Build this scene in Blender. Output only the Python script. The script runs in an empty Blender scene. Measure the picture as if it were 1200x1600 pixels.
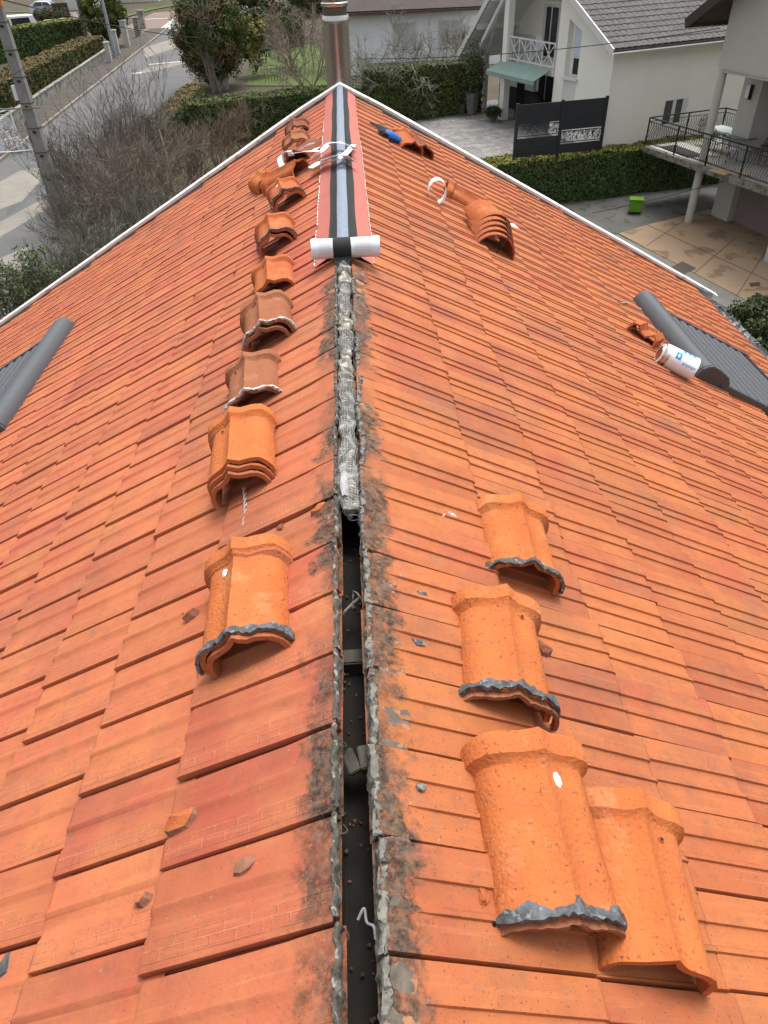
import bpy, bmesh, math, random
import numpy as np
from mathutils import Vector, Matrix, noise as MN
random.seed(7); rng = np.random.default_rng(7)
SC = bpy.context.scene; COL = SC.collection
R = math.radians
# ------------------------------------------------------------------ camera
F, TH, RO, YA = 1109.0, .6872, -.0422, .0249
CAM = np.array([.0655, 0, 1.3881])
fw = np.array([math.sin(YA)*math.cos(TH), math.cos(YA)*math.cos(TH), -math.sin(TH)])
r0 = np.array([math.cos(YA), -math.sin(YA), 0.]); u0 = np.cross(r0, fw)
rt = math.cos(RO)*r0 + math.sin(RO)*u0; up = -math.sin(RO)*r0 + math.cos(RO)*u0
cd = bpy.data.cameras.new('camera'); cam = bpy.data.objects.new('camera', cd); COL.objects.link(cam)
cd.sensor_fit = 'HORIZONTAL'; cd.sensor_width = 36; cd.lens = 36*F/1200
cd.clip_start = .05; cd.clip_end = 2000
M = Matrix.Identity(4)
for i in range(3):
    M[i][0], M[i][1], M[i][2], M[i][3] = rt[i], up[i], -fw[i], CAM[i]
cam.matrix_world = M; SC.camera = cam
# ------------------------------------------------------------------ sky and sun (overcast day)
W = bpy.data.worlds.new('World'); SC.world = W; W.use_nodes = True
nt = W.node_tree; bg = nt.nodes['Background']; sky = nt.nodes.new('ShaderNodeTexSky')
sky.sky_type = 'NISHITA'; sky.sun_disc = False; sky.sun_elevation = R(72); sky.sun_rotation = R(30)
sky.air_density = 1.0; sky.dust_density = 6.0; sky.ozone_density = .6
hs = nt.nodes.new('ShaderNodeHueSaturation'); hs.inputs['Saturation'].default_value = .25
nt.links.new(sky.outputs[0], hs.inputs['Color']); nt.links.new(hs.outputs[0], bg.inputs[0])
bg.inputs[1].default_value = .15
sd = bpy.data.lights.new('sun', 'SUN'); sun = bpy.data.objects.new('sun', sd); COL.objects.link(sun)
sd.energy = 1.0; sd.angle = R(18); sd.color = (1, .97, .92)
az, el = R(30), R(72)     # compass style: 0 = +Y, clockwise
sdir = Vector((math.sin(az)*math.cos(el), math.cos(az)*math.cos(el), math.sin(el)))
sun.rotation_euler = sdir.to_track_quat('Z', 'Y').to_euler(); sun.location = (0, 0, 30)
SC.view_settings.view_transform = 'Standard'; SC.view_settings.look = 'None'
SC.view_settings.gamma = 1; SC.view_settings.use_curve_mapping = False
SC.view_settings.exposure = .88

# ------------------------------------------------------------------ frames
PHI = .5018; cp, sp = math.cos(PHI), math.sin(PHI)
def ray(x, y): return fw + (x-600)/F*rt - (y-800)/F*up
def at(x, y, z):                       # where the line of sight of a photo pixel meets the height z
    d = ray(x, y); return Vector(CAM + d*(z-CAM[2])/d[2])
def RS(s, Y, off=0.):                  # point on the roof: s metres down the slope (left negative)
    g = 1 if s >= 0 else -1
    return Vector((s*cp + g*sp*off, Y, -abs(s)*sp + cp*off))
def slope_frame(s, Y, off=0., yaw=0., pitch=0., roll=0.):
    g = 1 if s >= 0 else -1
    m = Matrix(((cp, 0, g*sp, 0), (0, 1, 0, 0), (-g*sp, 0, cp, 0), (0, 0, 0, 1)))
    return Matrix.Translation(RS(s, Y, off)) @ m @ Matrix.Rotation(R(yaw), 4, 'Z') @ Matrix.Rotation(R(pitch), 4, 'X') @ Matrix.Rotation(R(roll), 4, 'Y')
# ------------------------------------------------------------------ materials
def mat(name, c1, c2=None, scale=4., rough=.85, bump=0., bscale=30., metal=0., spec=.3, c3=None, s3=60., a3=.0, t3=.62, rnd=0., c4=None, s4=8., a4=.4, c5=None, s5=4.):
    m = bpy.data.materials.new(name); m.use_nodes = True; n = m.node_tree.nodes; l = m.node_tree.links
    b = n['Principled BSDF']; b.inputs['Roughness'].default_value = rough; b.inputs['Metallic'].default_value = metal
    b.inputs['Specular IOR Level'].default_value = spec
    col = None
    geo = n.new('ShaderNodeNewGeometry')
    if c2 is not None:
        t = n.new('ShaderNodeTexNoise'); t.inputs['Scale'].default_value = scale; t.inputs['Detail'].default_value = 6
        t.inputs['Roughness'].default_value = .62
        l.new(geo.outputs['Position'], t.inputs['Vector'])
        mr = n.new('ShaderNodeMapRange'); mr.inputs[1].default_value = .33; mr.inputs[2].default_value = .67
        l.new(t.outputs[0], mr.inputs[0])
        mx = n.new('ShaderNodeMix'); mx.data_type = 'RGBA'
        mx.inputs[6].default_value = (*c1, 1); mx.inputs[7].default_value = (*c2, 1); l.new(mr.outputs[0], mx.inputs[0]); col = mx.outputs[2]
    else:
        rgb = n.new('ShaderNodeRGB'); rgb.outputs[0].default_value = (*c1, 1); col = rgb.outputs[0]
    if c3 is not None:
        t = n.new('ShaderNodeTexNoise'); t.inputs['Scale'].default_value = s3; t.inputs['Detail'].default_value = 4
        l.new(geo.outputs['Position'], t.inputs['Vector'])
        mr = n.new('ShaderNodeMapRange'); mr.inputs[1].default_value = t3; mr.inputs[2].default_value = t3+.06; mr.inputs[4].default_value = a3
        l.new(t.outputs[0], mr.inputs[0])
        mx = n.new('ShaderNodeMix'); mx.data_type = 'RGBA'; l.new(col, mx.inputs[6]); mx.inputs[7].default_value = (*c3, 1)
        l.new(mr.outputs[0], mx.inputs[0]); col = mx.outputs[2]
    for cc, ss, aa in ((c4, s4, a4), (c5, s5, .35)):
        if cc is None: continue
        t = n.new('ShaderNodeTexNoise'); t.inputs['Scale'].default_value = ss; t.inputs['Detail'].default_value = 9; t.inputs['Roughness'].default_value = .75
        l.new(geo.outputs['Position'], t.inputs['Vector'])
        mr = n.new('ShaderNodeMapRange'); mr.inputs[1].default_value = .54; mr.inputs[2].default_value = .68; mr.inputs[4].default_value = aa
        l.new(t.outputs[0], mr.inputs[0]); mx = n.new('ShaderNodeMix'); mx.data_type = 'RGBA'; l.new(col, mx.inputs[6]); mx.inputs[7].default_value = (*cc, 1)
        l.new(mr.outputs[0], mx.inputs[0]); col = mx.outputs[2]
    if rnd:
        oi = n.new('ShaderNodeObjectInfo'); mr = n.new('ShaderNodeMapRange'); mr.inputs[3].default_value = 1-rnd; mr.inputs[4].default_value = 1+rnd
        l.new(oi.outputs['Random'], mr.inputs[0]); h = n.new('ShaderNodeHueSaturation'); l.new(mr.outputs[0], h.inputs['Value']); l.new(col, h.inputs['Color']); col = h.outputs[0]
    l.new(col, b.inputs['Base Color'])
    if bump:
        t = n.new('ShaderNodeTexNoise'); t.inputs['Scale'].default_value = bscale; t.inputs['Detail'].default_value = 5
        l.new(geo.outputs['Position'], t.inputs['Vector'])
        bp = n.new('ShaderNodeBump'); bp.inputs['Strength'].default_value = 1; bp.inputs['Distance'].default_value = bump
        l.new(t.outputs[0], bp.inputs['Height']); l.new(bp.outputs[0], b.inputs['Normal'])
    return m

def tile_mat(name, cA, cB, cC, stain=False, speck=.5, brick=True):
    grime = .42 if brick else .50
    m = bpy.data.materials.new(name); m.use_nodes = True; n = m.node_tree.nodes; l = m.node_tree.links
    b = n['Principled BSDF']; b.inputs['Specular IOR Level'].default_value = .28
    geo = n.new('ShaderNodeNewGeometry'); P = geo.outputs['Position']
    at_ = n.new('ShaderNodeAttribute'); at_.attribute_name = 'rnd'; oi = n.new('ShaderNodeObjectInfo')
    ad = n.new('ShaderNodeMath'); ad.operation = 'ADD'; l.new(at_.outputs['Fac'], ad.inputs[0]); l.new(oi.outputs['Random'], ad.inputs[1])
    fr = n.new('ShaderNodeMath'); fr.operation = 'FRACT'; l.new(ad.outputs[0], fr.inputs[0])
    def noise(sc, det=5, rg=.6, vec=P):
        t = n.new('ShaderNodeTexNoise'); t.inputs['Scale'].default_value = sc; t.inputs['Detail'].default_value = det; t.inputs['Roughness'].default_value = rg
        l.new(vec, t.inputs['Vector']); return t.outputs[0]
    def rng_(v, a, bb, c=0., d=1.):
        r = n.new('ShaderNodeMapRange'); r.inputs[1].default_value = a; r.inputs[2].default_value = bb; r.inputs[3].default_value = c; r.inputs[4].default_value = d
        l.new(v, r.inputs[0]); return r.outputs[0]
    def mix(f, a, c):
        x = n.new('ShaderNodeMix'); x.data_type = 'RGBA'; l.new(f, x.inputs[0])
        for i, v in ((6, a), (7, c)):
            if isinstance(v, tuple): x.inputs[i].default_value = (*v, 1)
            else: l.new(v, x.inputs[i])
        return x.outputs[2]
    def mul(a, c):
        x = n.new('ShaderNodeMath'); x.operation = 'MULTIPLY'
        for i, v in ((0, a), (1, c)):
            if isinstance(v, float): x.inputs[i].default_value = v
            else: l.new(v, x.inputs[i])
        return x.outputs[0]
    col = mix(rng_(fr.outputs[0], .25, .75), cA, cB)
    # second random, patches of firing colour inside each tile
    col = mix(rng_(noise(5, 4), .42, .66, 0, .75), col, cC)
    fr2 = n.new('ShaderNodeMath'); fr2.operation = 'FRACT'; l.new(mul(fr.outputs[0], 7.3), fr2.inputs[0])
    hsv = n.new('ShaderNodeHueSaturation'); l.new(rng_(fr2.outputs[0], 0, 1, .90, 1.08), hsv.inputs['Value']); l.new(col, hsv.inputs['Color']); col = hsv.outputs[0]
    # grime
    col = mix(rng_(noise(22, 8, .7), .50, .74, 0, grime), col, (.15, .075, .045))
    col = mix(rng_(noise(300, 3, .6), .5, .75, 0, .35), col, (.26, .10, .055))
    col = mix(rng_(noise(2.1, 7, .68), .50, .68, 0, grime*.9), col, (.15, .080, .052))
    mpn = n.new('ShaderNodeMapping'); uvs = n.new('ShaderNodeUVMap'); cx = n.new('ShaderNodeCombineXYZ'); spx = n.new('ShaderNodeSeparateXYZ'); sps = n.new('ShaderNodeSeparateXYZ')
    l.new(uvs.outputs[0], spx.inputs[0]); l.new(P, sps.inputs[0]); l.new(mul(spx.outputs[0], 2.2), cx.inputs[0]); l.new(mul(spx.outputs[1], 55.), cx.inputs[1]); l.new(mul(fr.outputs[0], 37.), cx.inputs[2])
    col = mix(rng_(noise(1., 4, .6, cx.outputs[0]), .52, .74, 0, .22), col, (.30, .10, .055))
    col = mix(rng_(noise(1.7, 3, .6, cx.outputs[0]), .56, .72, 0, .16), col, (.70, .28, .14))
    col = mix(rng_(noise(7, 7, .75), .58, .70, 0, .38), col, (.24, .13, .085))
    # pits and specks
    col = mix(rng_(noise(190, 2, .5), .66, .71, 0, speck), col, (.07, .035, .025))
    col = mix(rng_(noise(75, 2, .5), .735, .76, 0, .55), col, (.30, .28, .22))
    uv = n.new('ShaderNodeUVMap'); sx = n.new('ShaderNodeSeparateXYZ'); l.new(uv.outputs[0], sx.inputs[0])
    hgt = mul(noise(120, 4), .0012)
    if brick:
        bt = n.new('ShaderNodeTexBrick'); l.new(uv.outputs[0], bt.inputs['Vector']); bt.inputs['Scale'].default_value = 1.
        bt.inputs['Brick Width'].default_value = .062; bt.inputs['Row Height'].default_value = .0215; bt.inputs['Mortar Size'].default_value = .0025
        bt.inputs['Mortar Smooth'].default_value = .3
        strip = mul(rng_(sx.outputs[1], .148, .152), rng_(sx.outputs[1], .193, .197, 1, 0))
        br = mul(mul(bt.outputs['Fac'], strip), rng_(noise(14, 3), .35, .5))
        s2 = mul(br, .0022)
        ad2 = n.new('ShaderNodeMath'); ad2.operation = 'ADD'; l.new(hgt, ad2.inputs[0]); l.new(s2, ad2.inputs[1]); hgt = ad2.outputs[0]
        col = mix(mul(br, .22), col, (.62, .27, .15))
    if stain:
        nn = noise(16, 8, .68); edge = n.new('ShaderNodeMath'); edge.operation = 'MULTIPLY_ADD'
        l.new(nn, edge.inputs[0]); edge.inputs[1].default_value = -.26; l.new(sx.outputs[0], edge.inputs[2])
        st = rng_(edge.outputs[0], -.075, -.035, 1, 0)
        stc = mix(rng_(noise(45, 8, .75), .42, .66), (.016, .014, .011), (.13, .10, .07))
        fade = rng_(noise(2.2, 3), .38, .52, .15, 1)
        col = mix(mul(mul(st, fade), rng_(noise(60, 6, .8), .36, .5, .35, .95)), col, stc)
        col = mix(mul(mul(rng_(noise(90, 5, .8), .66, .70), st), .55), col, (.42, .39, .31))
    l.new(col, b.inputs['Base Color'])
    l.new(rng_(noise(9, 4), .35, .7, .62, .9), b.inputs['Roughness'])
    bp = n.new('ShaderNodeBump'); bp.inputs['Distance'].default_value = 1; bp.inputs['Strength'].default_value = 1
    l.new(hgt, bp.inputs['Height']); l.new(bp.outputs[0], b.inputs['Normal'])
    return m

TL = tile_mat('clay_left', (0.431, 0.124, 0.054), (0.395, 0.095, 0.050), (0.459, 0.158, 0.059), speck=.45)
TLS = tile_mat('clay_left_ridge_course', (0.417, 0.119, 0.054), (0.381, 0.084, 0.047), (0.445, 0.154, 0.063), stain=True, speck=.45)
TR = tile_mat('clay_right', (0.384, 0.117, 0.038), (0.338, 0.086, 0.036), (0.410, 0.136, 0.042), speck=.85, brick=False)
TRS = tile_mat('clay_right_ridge_course', (0.384, 0.117, 0.038), (0.338, 0.086, 0.036), (0.410, 0.136, 0.042), stain=True, speck=.85, brick=False)
def clay(name, a, b, g=.75): return mat(name, a, b, 7, .93, .0045, 110, spec=.12, c3=(.13, .06, .04), s3=95, a3=g, t3=.62, c4=(.30, .12, .065), s4=16, a4=.55, c5=(.62, .33, .18), s5=6)
CL_BRIGHT = clay('clay_bright_orange', (0.480, 0.149, 0.046), (0.426, 0.116, 0.038))
CL_MID = clay('clay_orange', (0.411, 0.124, 0.044), (0.363, 0.098, 0.037))
CL_BROWN = clay('clay_brown', (0.292, 0.118, 0.060), (0.251, 0.091, 0.048))
CL_DARK = clay('clay_dark_brown', (0.209, 0.080, 0.048), (0.174, 0.063, 0.038))
CL_RED = clay('clay_red', (0.383, 0.126, 0.056), (0.348, 0.105, 0.048))
CL_IN = mat('clay_broken_face', (.30, .13, .08), (.16, .075, .05), 40, .9, .003, 60)
MORT = mat('old_mortar', (0.128, 0.116, 0.098), (0.045, 0.041, 0.034), 30, .95, .008, 60, c3=(0.285, 0.262, 0.217), s3=45, a3=.9, t3=.57)
MORTB = mat('pale_mortar', (0.234, 0.222, 0.195), (0.101, 0.094, 0.078), 26, .95, .008, 60, c3=(0.047, 0.043, 0.035), s3=42, a3=.85, t3=.54)
SEAL = mat('grey_sealant', (.13, .14, .15), (.045, .045, .045), 28, .7, .006, 70, c3=(.24, .26, .27), s3=60, a3=.6, t3=.58)
SEALW = mat('white_putty', (.62, .60, .58), (.30, .24, .20), 35, .8, .003, 60)
TIMBER = mat('dark_timber', (.016, .012, .009), (.007, .006, .005), 14, .9, .004, 40)
TIMBER2 = mat('grey_batten', (.085, .078, .06), (.045, .04, .033), 20, .9, .004, 40)
UNDER = mat('underlay', (.03, .026, .022), (.018, .016, .014), 6, .9)
VERGE = mat('white_verge_paint', (0.736, 0.727, 0.708), (0.644, 0.635, 0.607), 3, .6, .001, 30, c3=(0.313, 0.258, 0.202), s3=9, a3=.7, t3=.60, c4=(0.442, 0.414, 0.368), s4=3, a4=.6)
WHITE = mat('white_plastic', (.72, .74, .76), (.66, .68, .70), 6, .5)
WPAPER = mat('white_paper_strip', (.82, .83, .86), (.74, .75, .80), 5, .7)
SHUT = mat('anthracite_shutter', (0.060, 0.066, 0.073), (0.055, 0.060, 0.066), 5, .42, spec=.5)
SHUTD = mat('anthracite_shutter_dark', (0.036, 0.040, 0.044), None, 5, .5)
BLACK = mat('black_rubber', (.018, .018, .018), (.026, .026, .026), 20, .8, .001, 60)
REDF = mat('red_pleated_flap', (0.432, 0.137, 0.104), (0.396, 0.119, 0.090), 6, .6)
GREYM = mat('grey_fabric', (.22, .26, .32), (.17, .20, .25), 60, .9, .001, 200)
STEEL = mat('stainless_steel', (.60, .57, .53), (.50, .47, .43), 4, .24, metal=1.)
STEELD = mat('steel_dark_joint', (.12, .11, .10), None, 4, .5, metal=.7)
# ------------------------------------------------------------------ mesh helpers
def tag(o, label=None, cat=None, group=None, kind=None):
    if label: o['label'] = label
    if cat: o['category'] = cat
    if group: o['group'] = group
    if kind: o['kind'] = kind
    return o
def empty(name, loc=(0, 0, 0), label=None, cat=None, group=None, mw=None):
    o = bpy.data.objects.new(name, None); COL.objects.link(o); o.empty_display_size = .1
    if mw is not None: o.matrix_world = mw
    else: o.location = loc
    return tag(o, label, cat, group)
def link(name, me, parent=None, mw=None):
    o = bpy.data.objects.new(name, me); COL.objects.link(o)
    if parent is not None: o.parent = parent
    if mw is not None: o.matrix_local = mw
    return o
class MB:
    def __init__(s): s.v = []; s.f = []
    def add(s, vs, fs):
        k = len(s.v); s.v += [tuple(v) for v in vs]; s.f += [tuple(i+k for i in f) for f in fs]; return s
    def box(s, c, d, m=None, taper=1.):
        x, y, z = d[0]/2, d[1]/2, d[2]/2
        vs = [Vector((a*x*(taper if e > 0 else 1), b*y*(taper if e > 0 else 1), e*z)) for a in (-1, 1) for b in (-1, 1) for e in (-1, 1)]
        vs = [(m @ v if m is not None else v) + Vector(c) for v in vs]
        return s.add(vs, [(0, 1, 3, 2), (4, 6, 7, 5), (0, 4, 5, 1), (2, 3, 7, 6), (0, 2, 6, 4), (1, 5, 7, 3)])
    def bar(s, a, b, w, h=None, upv=(0, 0, 1)):
        a, b = Vector(a), Vector(b); h = h or w; d = (b-a); L = d.length; d.normalize(); u = Vector(upv)
        if abs(d.dot(u)) > .98: u = Vector((1, 0, 0))
        x = d.cross(u).normalized(); z = x.cross(d)
        m = Matrix((x, d, z)).transposed()
        return s.box((a+b)/2, (w, L, h), m)
    def tube(s, pts, rad, n=6, cap=True):
        pts = [Vector(p) for p in pts]; N = len(pts)
        if not hasattr(rad, '__len__'): rad = [rad]*N
        k = len(s.v); prev = None
        for i, p in enumerate(pts):
            d = (pts[min(i+1, N-1)]-pts[max(i-1, 0)]).normalized()
            if prev is None:
                u = Vector((0, 0, 1)) if abs(d.z) < .9 else Vector((1, 0, 0)); x = d.cross(u).normalized()
            else:
                x = (prev - d*prev.dot(d)).normalized()
            prev = x; y = d.cross(x)
            for j in range(n):
                a = 2*math.pi*j/n; s.v.append(tuple(p + (x*math.cos(a)+y*math.sin(a))*rad[i]))
        for i in range(N-1):
            for j in range(n):
                s.f.append((k+i*n+j, k+i*n+(j+1) % n, k+(i+1)*n+(j+1) % n, k+(i+1)*n+j))
        if cap: s.f.append(tuple(k+j for j in range(n))[::-1]); s.f.append(tuple(k+(N-1)*n+j for j in range(n)))
        return s
    def cyl(s, a, b, r, n=16, r2=None): return s.tube([a, b], [r, r if r2 is None else r2], n)
    def grid(s, rows, close=False):
        k = len(s.v); n = len(rows[0])
        for r_ in rows: s.v += [tuple(p) for p in r_]
        for i in range(len(rows)-1):
            for j in range(n-1 if not close else n):
                s.f.append((k+i*n+j, k+i*n+(j+1) % n, k+(i+1)*n+(j+1) % n, k+(i+1)*n+j))
        return s
    def shell(s, rows, th):           # thick sheet from a grid of points, closed all round
        rows = [[Vector(p) for p in r_] for r_ in rows]; R_, N = len(rows), len(rows[0])
        low = []
        for i in range(R_):
            l_ = []
            for j in range(N):
                a = rows[i][min(j+1, N-1)]-rows[i][max(j-1, 0)]; b = rows[min(i+1, R_-1)][j]-rows[max(i-1, 0)][j]
                nn = a.cross(b).normalized(); l_.append(rows[i][j]-nn*th)
            low.append(l_)
        k = len(s.v)
        for r_ in rows+low: s.v += [tuple(p) for p in r_]
        o = R_*N
        for i in range(R_-1):
            for j in range(N-1):
                a, b, c, d = k+i*N+j, k+i*N+j+1, k+(i+1)*N+j+1, k+(i+1)*N+j
                s.f.append((a, b, c, d)); s.f.append((d+o, c+o, b+o, a+o))
        for i in range(R_-1):
            for j in (0, N-1):
                a, d = k+i*N+j, k+(i+1)*N+j; s.f.append((a, d, d+o, a+o) if j == 0 else (d, a, a+o, d+o))
        for j in range(N-1):
            for i in (0, R_-1):
                a, b = k+i*N+j, k+i*N+j+1; s.f.append((b, a, a+o, b+o) if i == 0 else (a, b, b+o, a+o))
        return s
    def mesh(s, name, mt, smooth=False, bevel=0.):
        me = bpy.data.meshes.new(name); me.from_pydata(s.v, [], s.f)
        for m in (mt if isinstance(mt, (list, tuple)) else [mt]): me.materials.append(m)
        if bevel:
            bm = bmesh.new(); bm.from_mesh(me); bmesh.ops.remove_doubles(bm, verts=bm.verts, dist=1e-6)
            es = [e for e in bm.edges if len(e.link_faces) == 2 and e.calc_face_angle(0) > .6]
            bmesh.ops.bevel(bm, geom=es, offset=bevel, segments=2, affect='EDGES'); bm.to_mesh(me); bm.free()
        if smooth:
            me.shade_smooth()
            try: me.set_sharp_from_angle(angle=R(38))
            except Exception: pass
        return me
    def build(s, name, mt, parent=None, smooth=False, bevel=0., mw=None):
        return link(name, s.mesh(name, mt, smooth, bevel), parent, mw)
def npmesh(name, V, Fc, mt, k=4):
    me = bpy.data.meshes.new(name); V = np.asarray(V, np.float32); Fc = np.asarray(Fc, np.int32)
    me.vertices.add(len(V)); me.vertices.foreach_set('co', V.ravel()); me.loops.add(Fc.size); me.loops.foreach_set('vertex_index', Fc.ravel())
    me.polygons.add(len(Fc)); me.polygons.foreach_set('loop_start', np.arange(0, Fc.size, k, dtype=np.int32))
    me.polygons.foreach_set('loop_total', np.full(len(Fc), k, np.int32)); me.update(calc_edges=True); me.materials.append(mt); return me

def smooth3(pts, n=5):
    P = [Vector(p) for p in pts]; P = [P[0]*2-P[1]]+P+[P[-1]*2-P[-2]]; out = []
    for i in range(1, len(P)-2):
        for k in range(n):
            t = k/n; a, b, c, d = P[i-1], P[i], P[i+1], P[i+2]
            out.append(.5*((2*b)+(c-a)*t+(2*a-5*b+4*c-d)*t*t+(3*b-a-3*c+d)*t**3))
    out.append(P[-2]); return out
# ================================================================== THE HOUSE UNDER US
YE = 9.2                                        # gable end
house = empty('tiled_house', (0, 0, 0), 'house under repair with orange clay tile roof and stripped open ridge', 'house')
def strip(parent, name, pts_, mt, th): pass
# underlay deck
for g in (-1, 1):
    m = MB(); a, b = .075, 5.62
    rows = [[RS(g*a, -1.2, -.03), RS(g*b, -1.2, -.03)], [RS(g*a, YE, -.03), RS(g*b, YE, -.03)]]
    if g < 0: rows = [r_[::-1] for r_ in rows]
    m.shell(rows, .03); m.build('roof_deck', UNDER, house)
WALLM = mat('house_render', (.55, .52, .46), (.50, .47, .41), 2, .9, .002, 60)
m = MB()
zb = -8.6
for g in (-1, 1): m.box((g*4.55, 3.9, (zb-2.75)/2-.1), (.3, 10.2, abs(zb)-2.75-.2))
m.build('side_wall', WALLM, house)
m = MB(); k = 4.69
m.add([(-k, YE-.35, zb), (k, YE-.35, zb), (k, YE-.35, -2.85), (0, YE-.35, -.16), (-k, YE-.35, -2.85), (-k, YE-.15, zb), (k, YE-.15, zb), (k, YE-.15, -2.85), (0, YE-.15, -.16), (-k, YE-.15, -2.85)],
      [(0, 1, 2, 3, 4), (9, 8, 7, 6, 5), (0, 5, 6, 1), (1, 6, 7, 2), (4, 9, 5, 0), (2, 7, 8, 3), (3, 8, 9, 4)])
m.build('gable_wall', WALLM, house)

# ---- tiles
PROF = [(0, -.012), (.031, -.012), (.036, .009), (.045, .0135), (.060, .0135), (.072, .0085), (.20, .0105), (.372, .0110), (.382, .0180), (.425, .0185), (.460, .0100), (.55, .0072), (.652, .0088), (.668, .0100), (.679, .0175), (.965, .0182), (.996, .0178), (1.001, .0140)]
PROFL = [(0, -.012), (.029, -.012), (.034, .004), (.046, .0085), (.09, .0112), (.16, .0122), (.25, .0110), (.33, .0105), (.375, .0140), (.41, .0156), (.44, .0138), (.475, .0090), (.54, .0068), (.62, .0080), (.665, .0102), (.695, .0138), (.74, .0148), (.86, .0156), (.965, .0152), (.996, .0146), (1.001, .0110)]
WT = .21
def tile_mesh(name, L, mt, top=False, seed=0):
    PROF = PROFL if mt in (TL, TLS) else globals()['PROF']
    rr = random.Random(seed); m = MB(); rows = []; uv = []
    xs = [0, .045, .075, .105, .14, L*.55, L-.012, L] if top else [0, L*.5, L-.012, L-.002]
    for i, x in enumerate(xs):
        row = []
        for (v, h) in PROF:
            a = 1.
            if top:
                a = min(1, max(0, (x-.05)/.08)); a = a*a*(3-2*a)
                hh = h*a + (.0150*(1-a) if 0.04 < v < 1.0 else h*(1-a))
                if v < .035: hh = h
            else: hh = h
            z = hh + .021*x/L
            if i == len(xs)-1: z -= .005
            wob = rr.uniform(-.0012, .0012)
            row.append(Vector((x + (rr.uniform(-.0018, .0018) if i >= len(xs)-2 else 0), v*WT, z+wob*.4))); uv.append((x, v*WT))
        rows.append(row)
    N = len(PROF); Rn = len(rows)
    for r_ in rows: m.v += [tuple(p) for p in r_]
    for i in range(Rn-1):
        for j in range(N-1): m.f.append((i*N+j, (i+1)*N+j, (i+1)*N+j+1, i*N+j+1))
    th = .013                                             # tail face, lip side face and underside rim
    k = len(m.v); last = (Rn-1)*N
    for j in range(N): p = m.v[last+j]; m.v.append((p[0]-.003, p[1], p[2]-th)); uv.append(uv[last+j])
    for j in range(N-1): m.f.append((last+j, k+j, k+j+1, last+j+1))
    k2 = len(m.v)
    for i in range(Rn): p = m.v[i*N+N-1]; m.v.append((p[0], p[1]-.001, p[2]-.017)); uv.append(uv[i*N+N-1])
    for i in range(Rn-1): m.f.append((i*N+N-1, (i+1)*N+N-1, k2+i+1, k2+i))
    k3 = len(m.v)                                          # underside, one sheet
    for (x, y) in ((0, 0), (L-.003, 0), (L-.003, WT), (0, WT)): m.v.append((x, y, .021*x/L-.0145)); uv.append((x, y))
    m.f.append((k3, k3+3, k3+2, k3+1))
    me = m.mesh(name, mt)
    ul = me.uv_layers.new(name='UVMap'); idx = np.empty(len(me.loops), np.int32); me.loops.foreach_get('vertex_index', idx)
    ul.data.foreach_set('uv', np.asarray(uv, np.float32)[idx].ravel()); me.shade_smooth(); me.set_sharp_from_angle(angle=R(24))
    return me
GL, GR, OV = .357, .366, .055
S0 = .035
meshes = {(-1, 0): [tile_mesh('roof_tile', .49-S0, TLS, True, i) for i in range(3)], (-1, 1): [tile_mesh('roof_tile', GL+OV, TL, False, i+9) for i in range(3)],
          (1, 0): [tile_mesh('roof_tile', .50-S0, TRS, True, i+20) for i in range(3)], (1, 1): [tile_mesh('roof_tile', GR+OV, TR, False, i+29) for i in range(3)]}
tiles = []
def proj(P):
    d = np.array(P)-CAM; z = d@fw
    return (600+F*(d@rt)/z, 800-F*(d@up)/z, z)
for g in (-1, 1):
    G_ = GL if g < 0 else GR; s1 = .49 if g < 0 else .50
    ncourse = 15 if g < 0 else 14
    for c in range(ncourse):
        stag = (.078*c) % WT if g < 0 else (.012*c)
        shift_c = random.uniform(-.006, .006)
        for j in range(-4, 50):
            if g < 0: yb = .743 + stag + (j-5)*WT + shift_c   # far edge (v = 0) of the tile
            else: yb = .466 + stag + (j-5)*WT + shift_c       # near edge (v = 0)
            yc = yb + (-WT/2 if g < 0 else WT/2)
            if yc > YE-.02 or yc < -.6 or yc+WT/2 > YE+.075: continue
            s_head = S0 if c == 0 else s1 + (c-1)*G_ - OV
            ds = random.gauss(0, .006) + (random.choice((0, .008, .016)) if random.random() < .3 else 0)
            if c == 0: ds = random.uniform(-.004, .006)
            lift = abs(random.gauss(0, .003 if g > 0 else .002)); yw = random.gauss(0, .5) ; tilt = abs(random.gauss(0, 1.0))
            down = Vector((g*cp, 0, -sp)); acr = Vector((0, float(g), 0)); nn = Vector((g*sp, 0, cp))
            m3 = Matrix((down, acr, nn)).transposed().to_4x4()
            if yc > 8.9 and random.random() < .5: ds += .0
            mw = Matrix.Translation(RS(g*(s_head+ds), yb, lift+.002)) @ m3 @ Matrix.Rotation(R(yw), 4, 'Z') @ Matrix.Rotation(R(tilt*(.55 if g > 0 else .38)), 4, 'X')
            me = meshes[(g, 0 if c == 0 else 1)][random.randrange(3)]
            x, y, z = proj(RS(g*(s_head+.25), yc, 0))
            vis = z > .1 and -120 < x < 1320 and -120 < y < 1760
            tiles.append((0 if vis else 1, z, me, mw))
tiles.sort(key=lambda t: (t[0], t[1]))
for vis, z, me, mw in tiles[:300]: link('roof_tile', me, house, mw)
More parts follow.
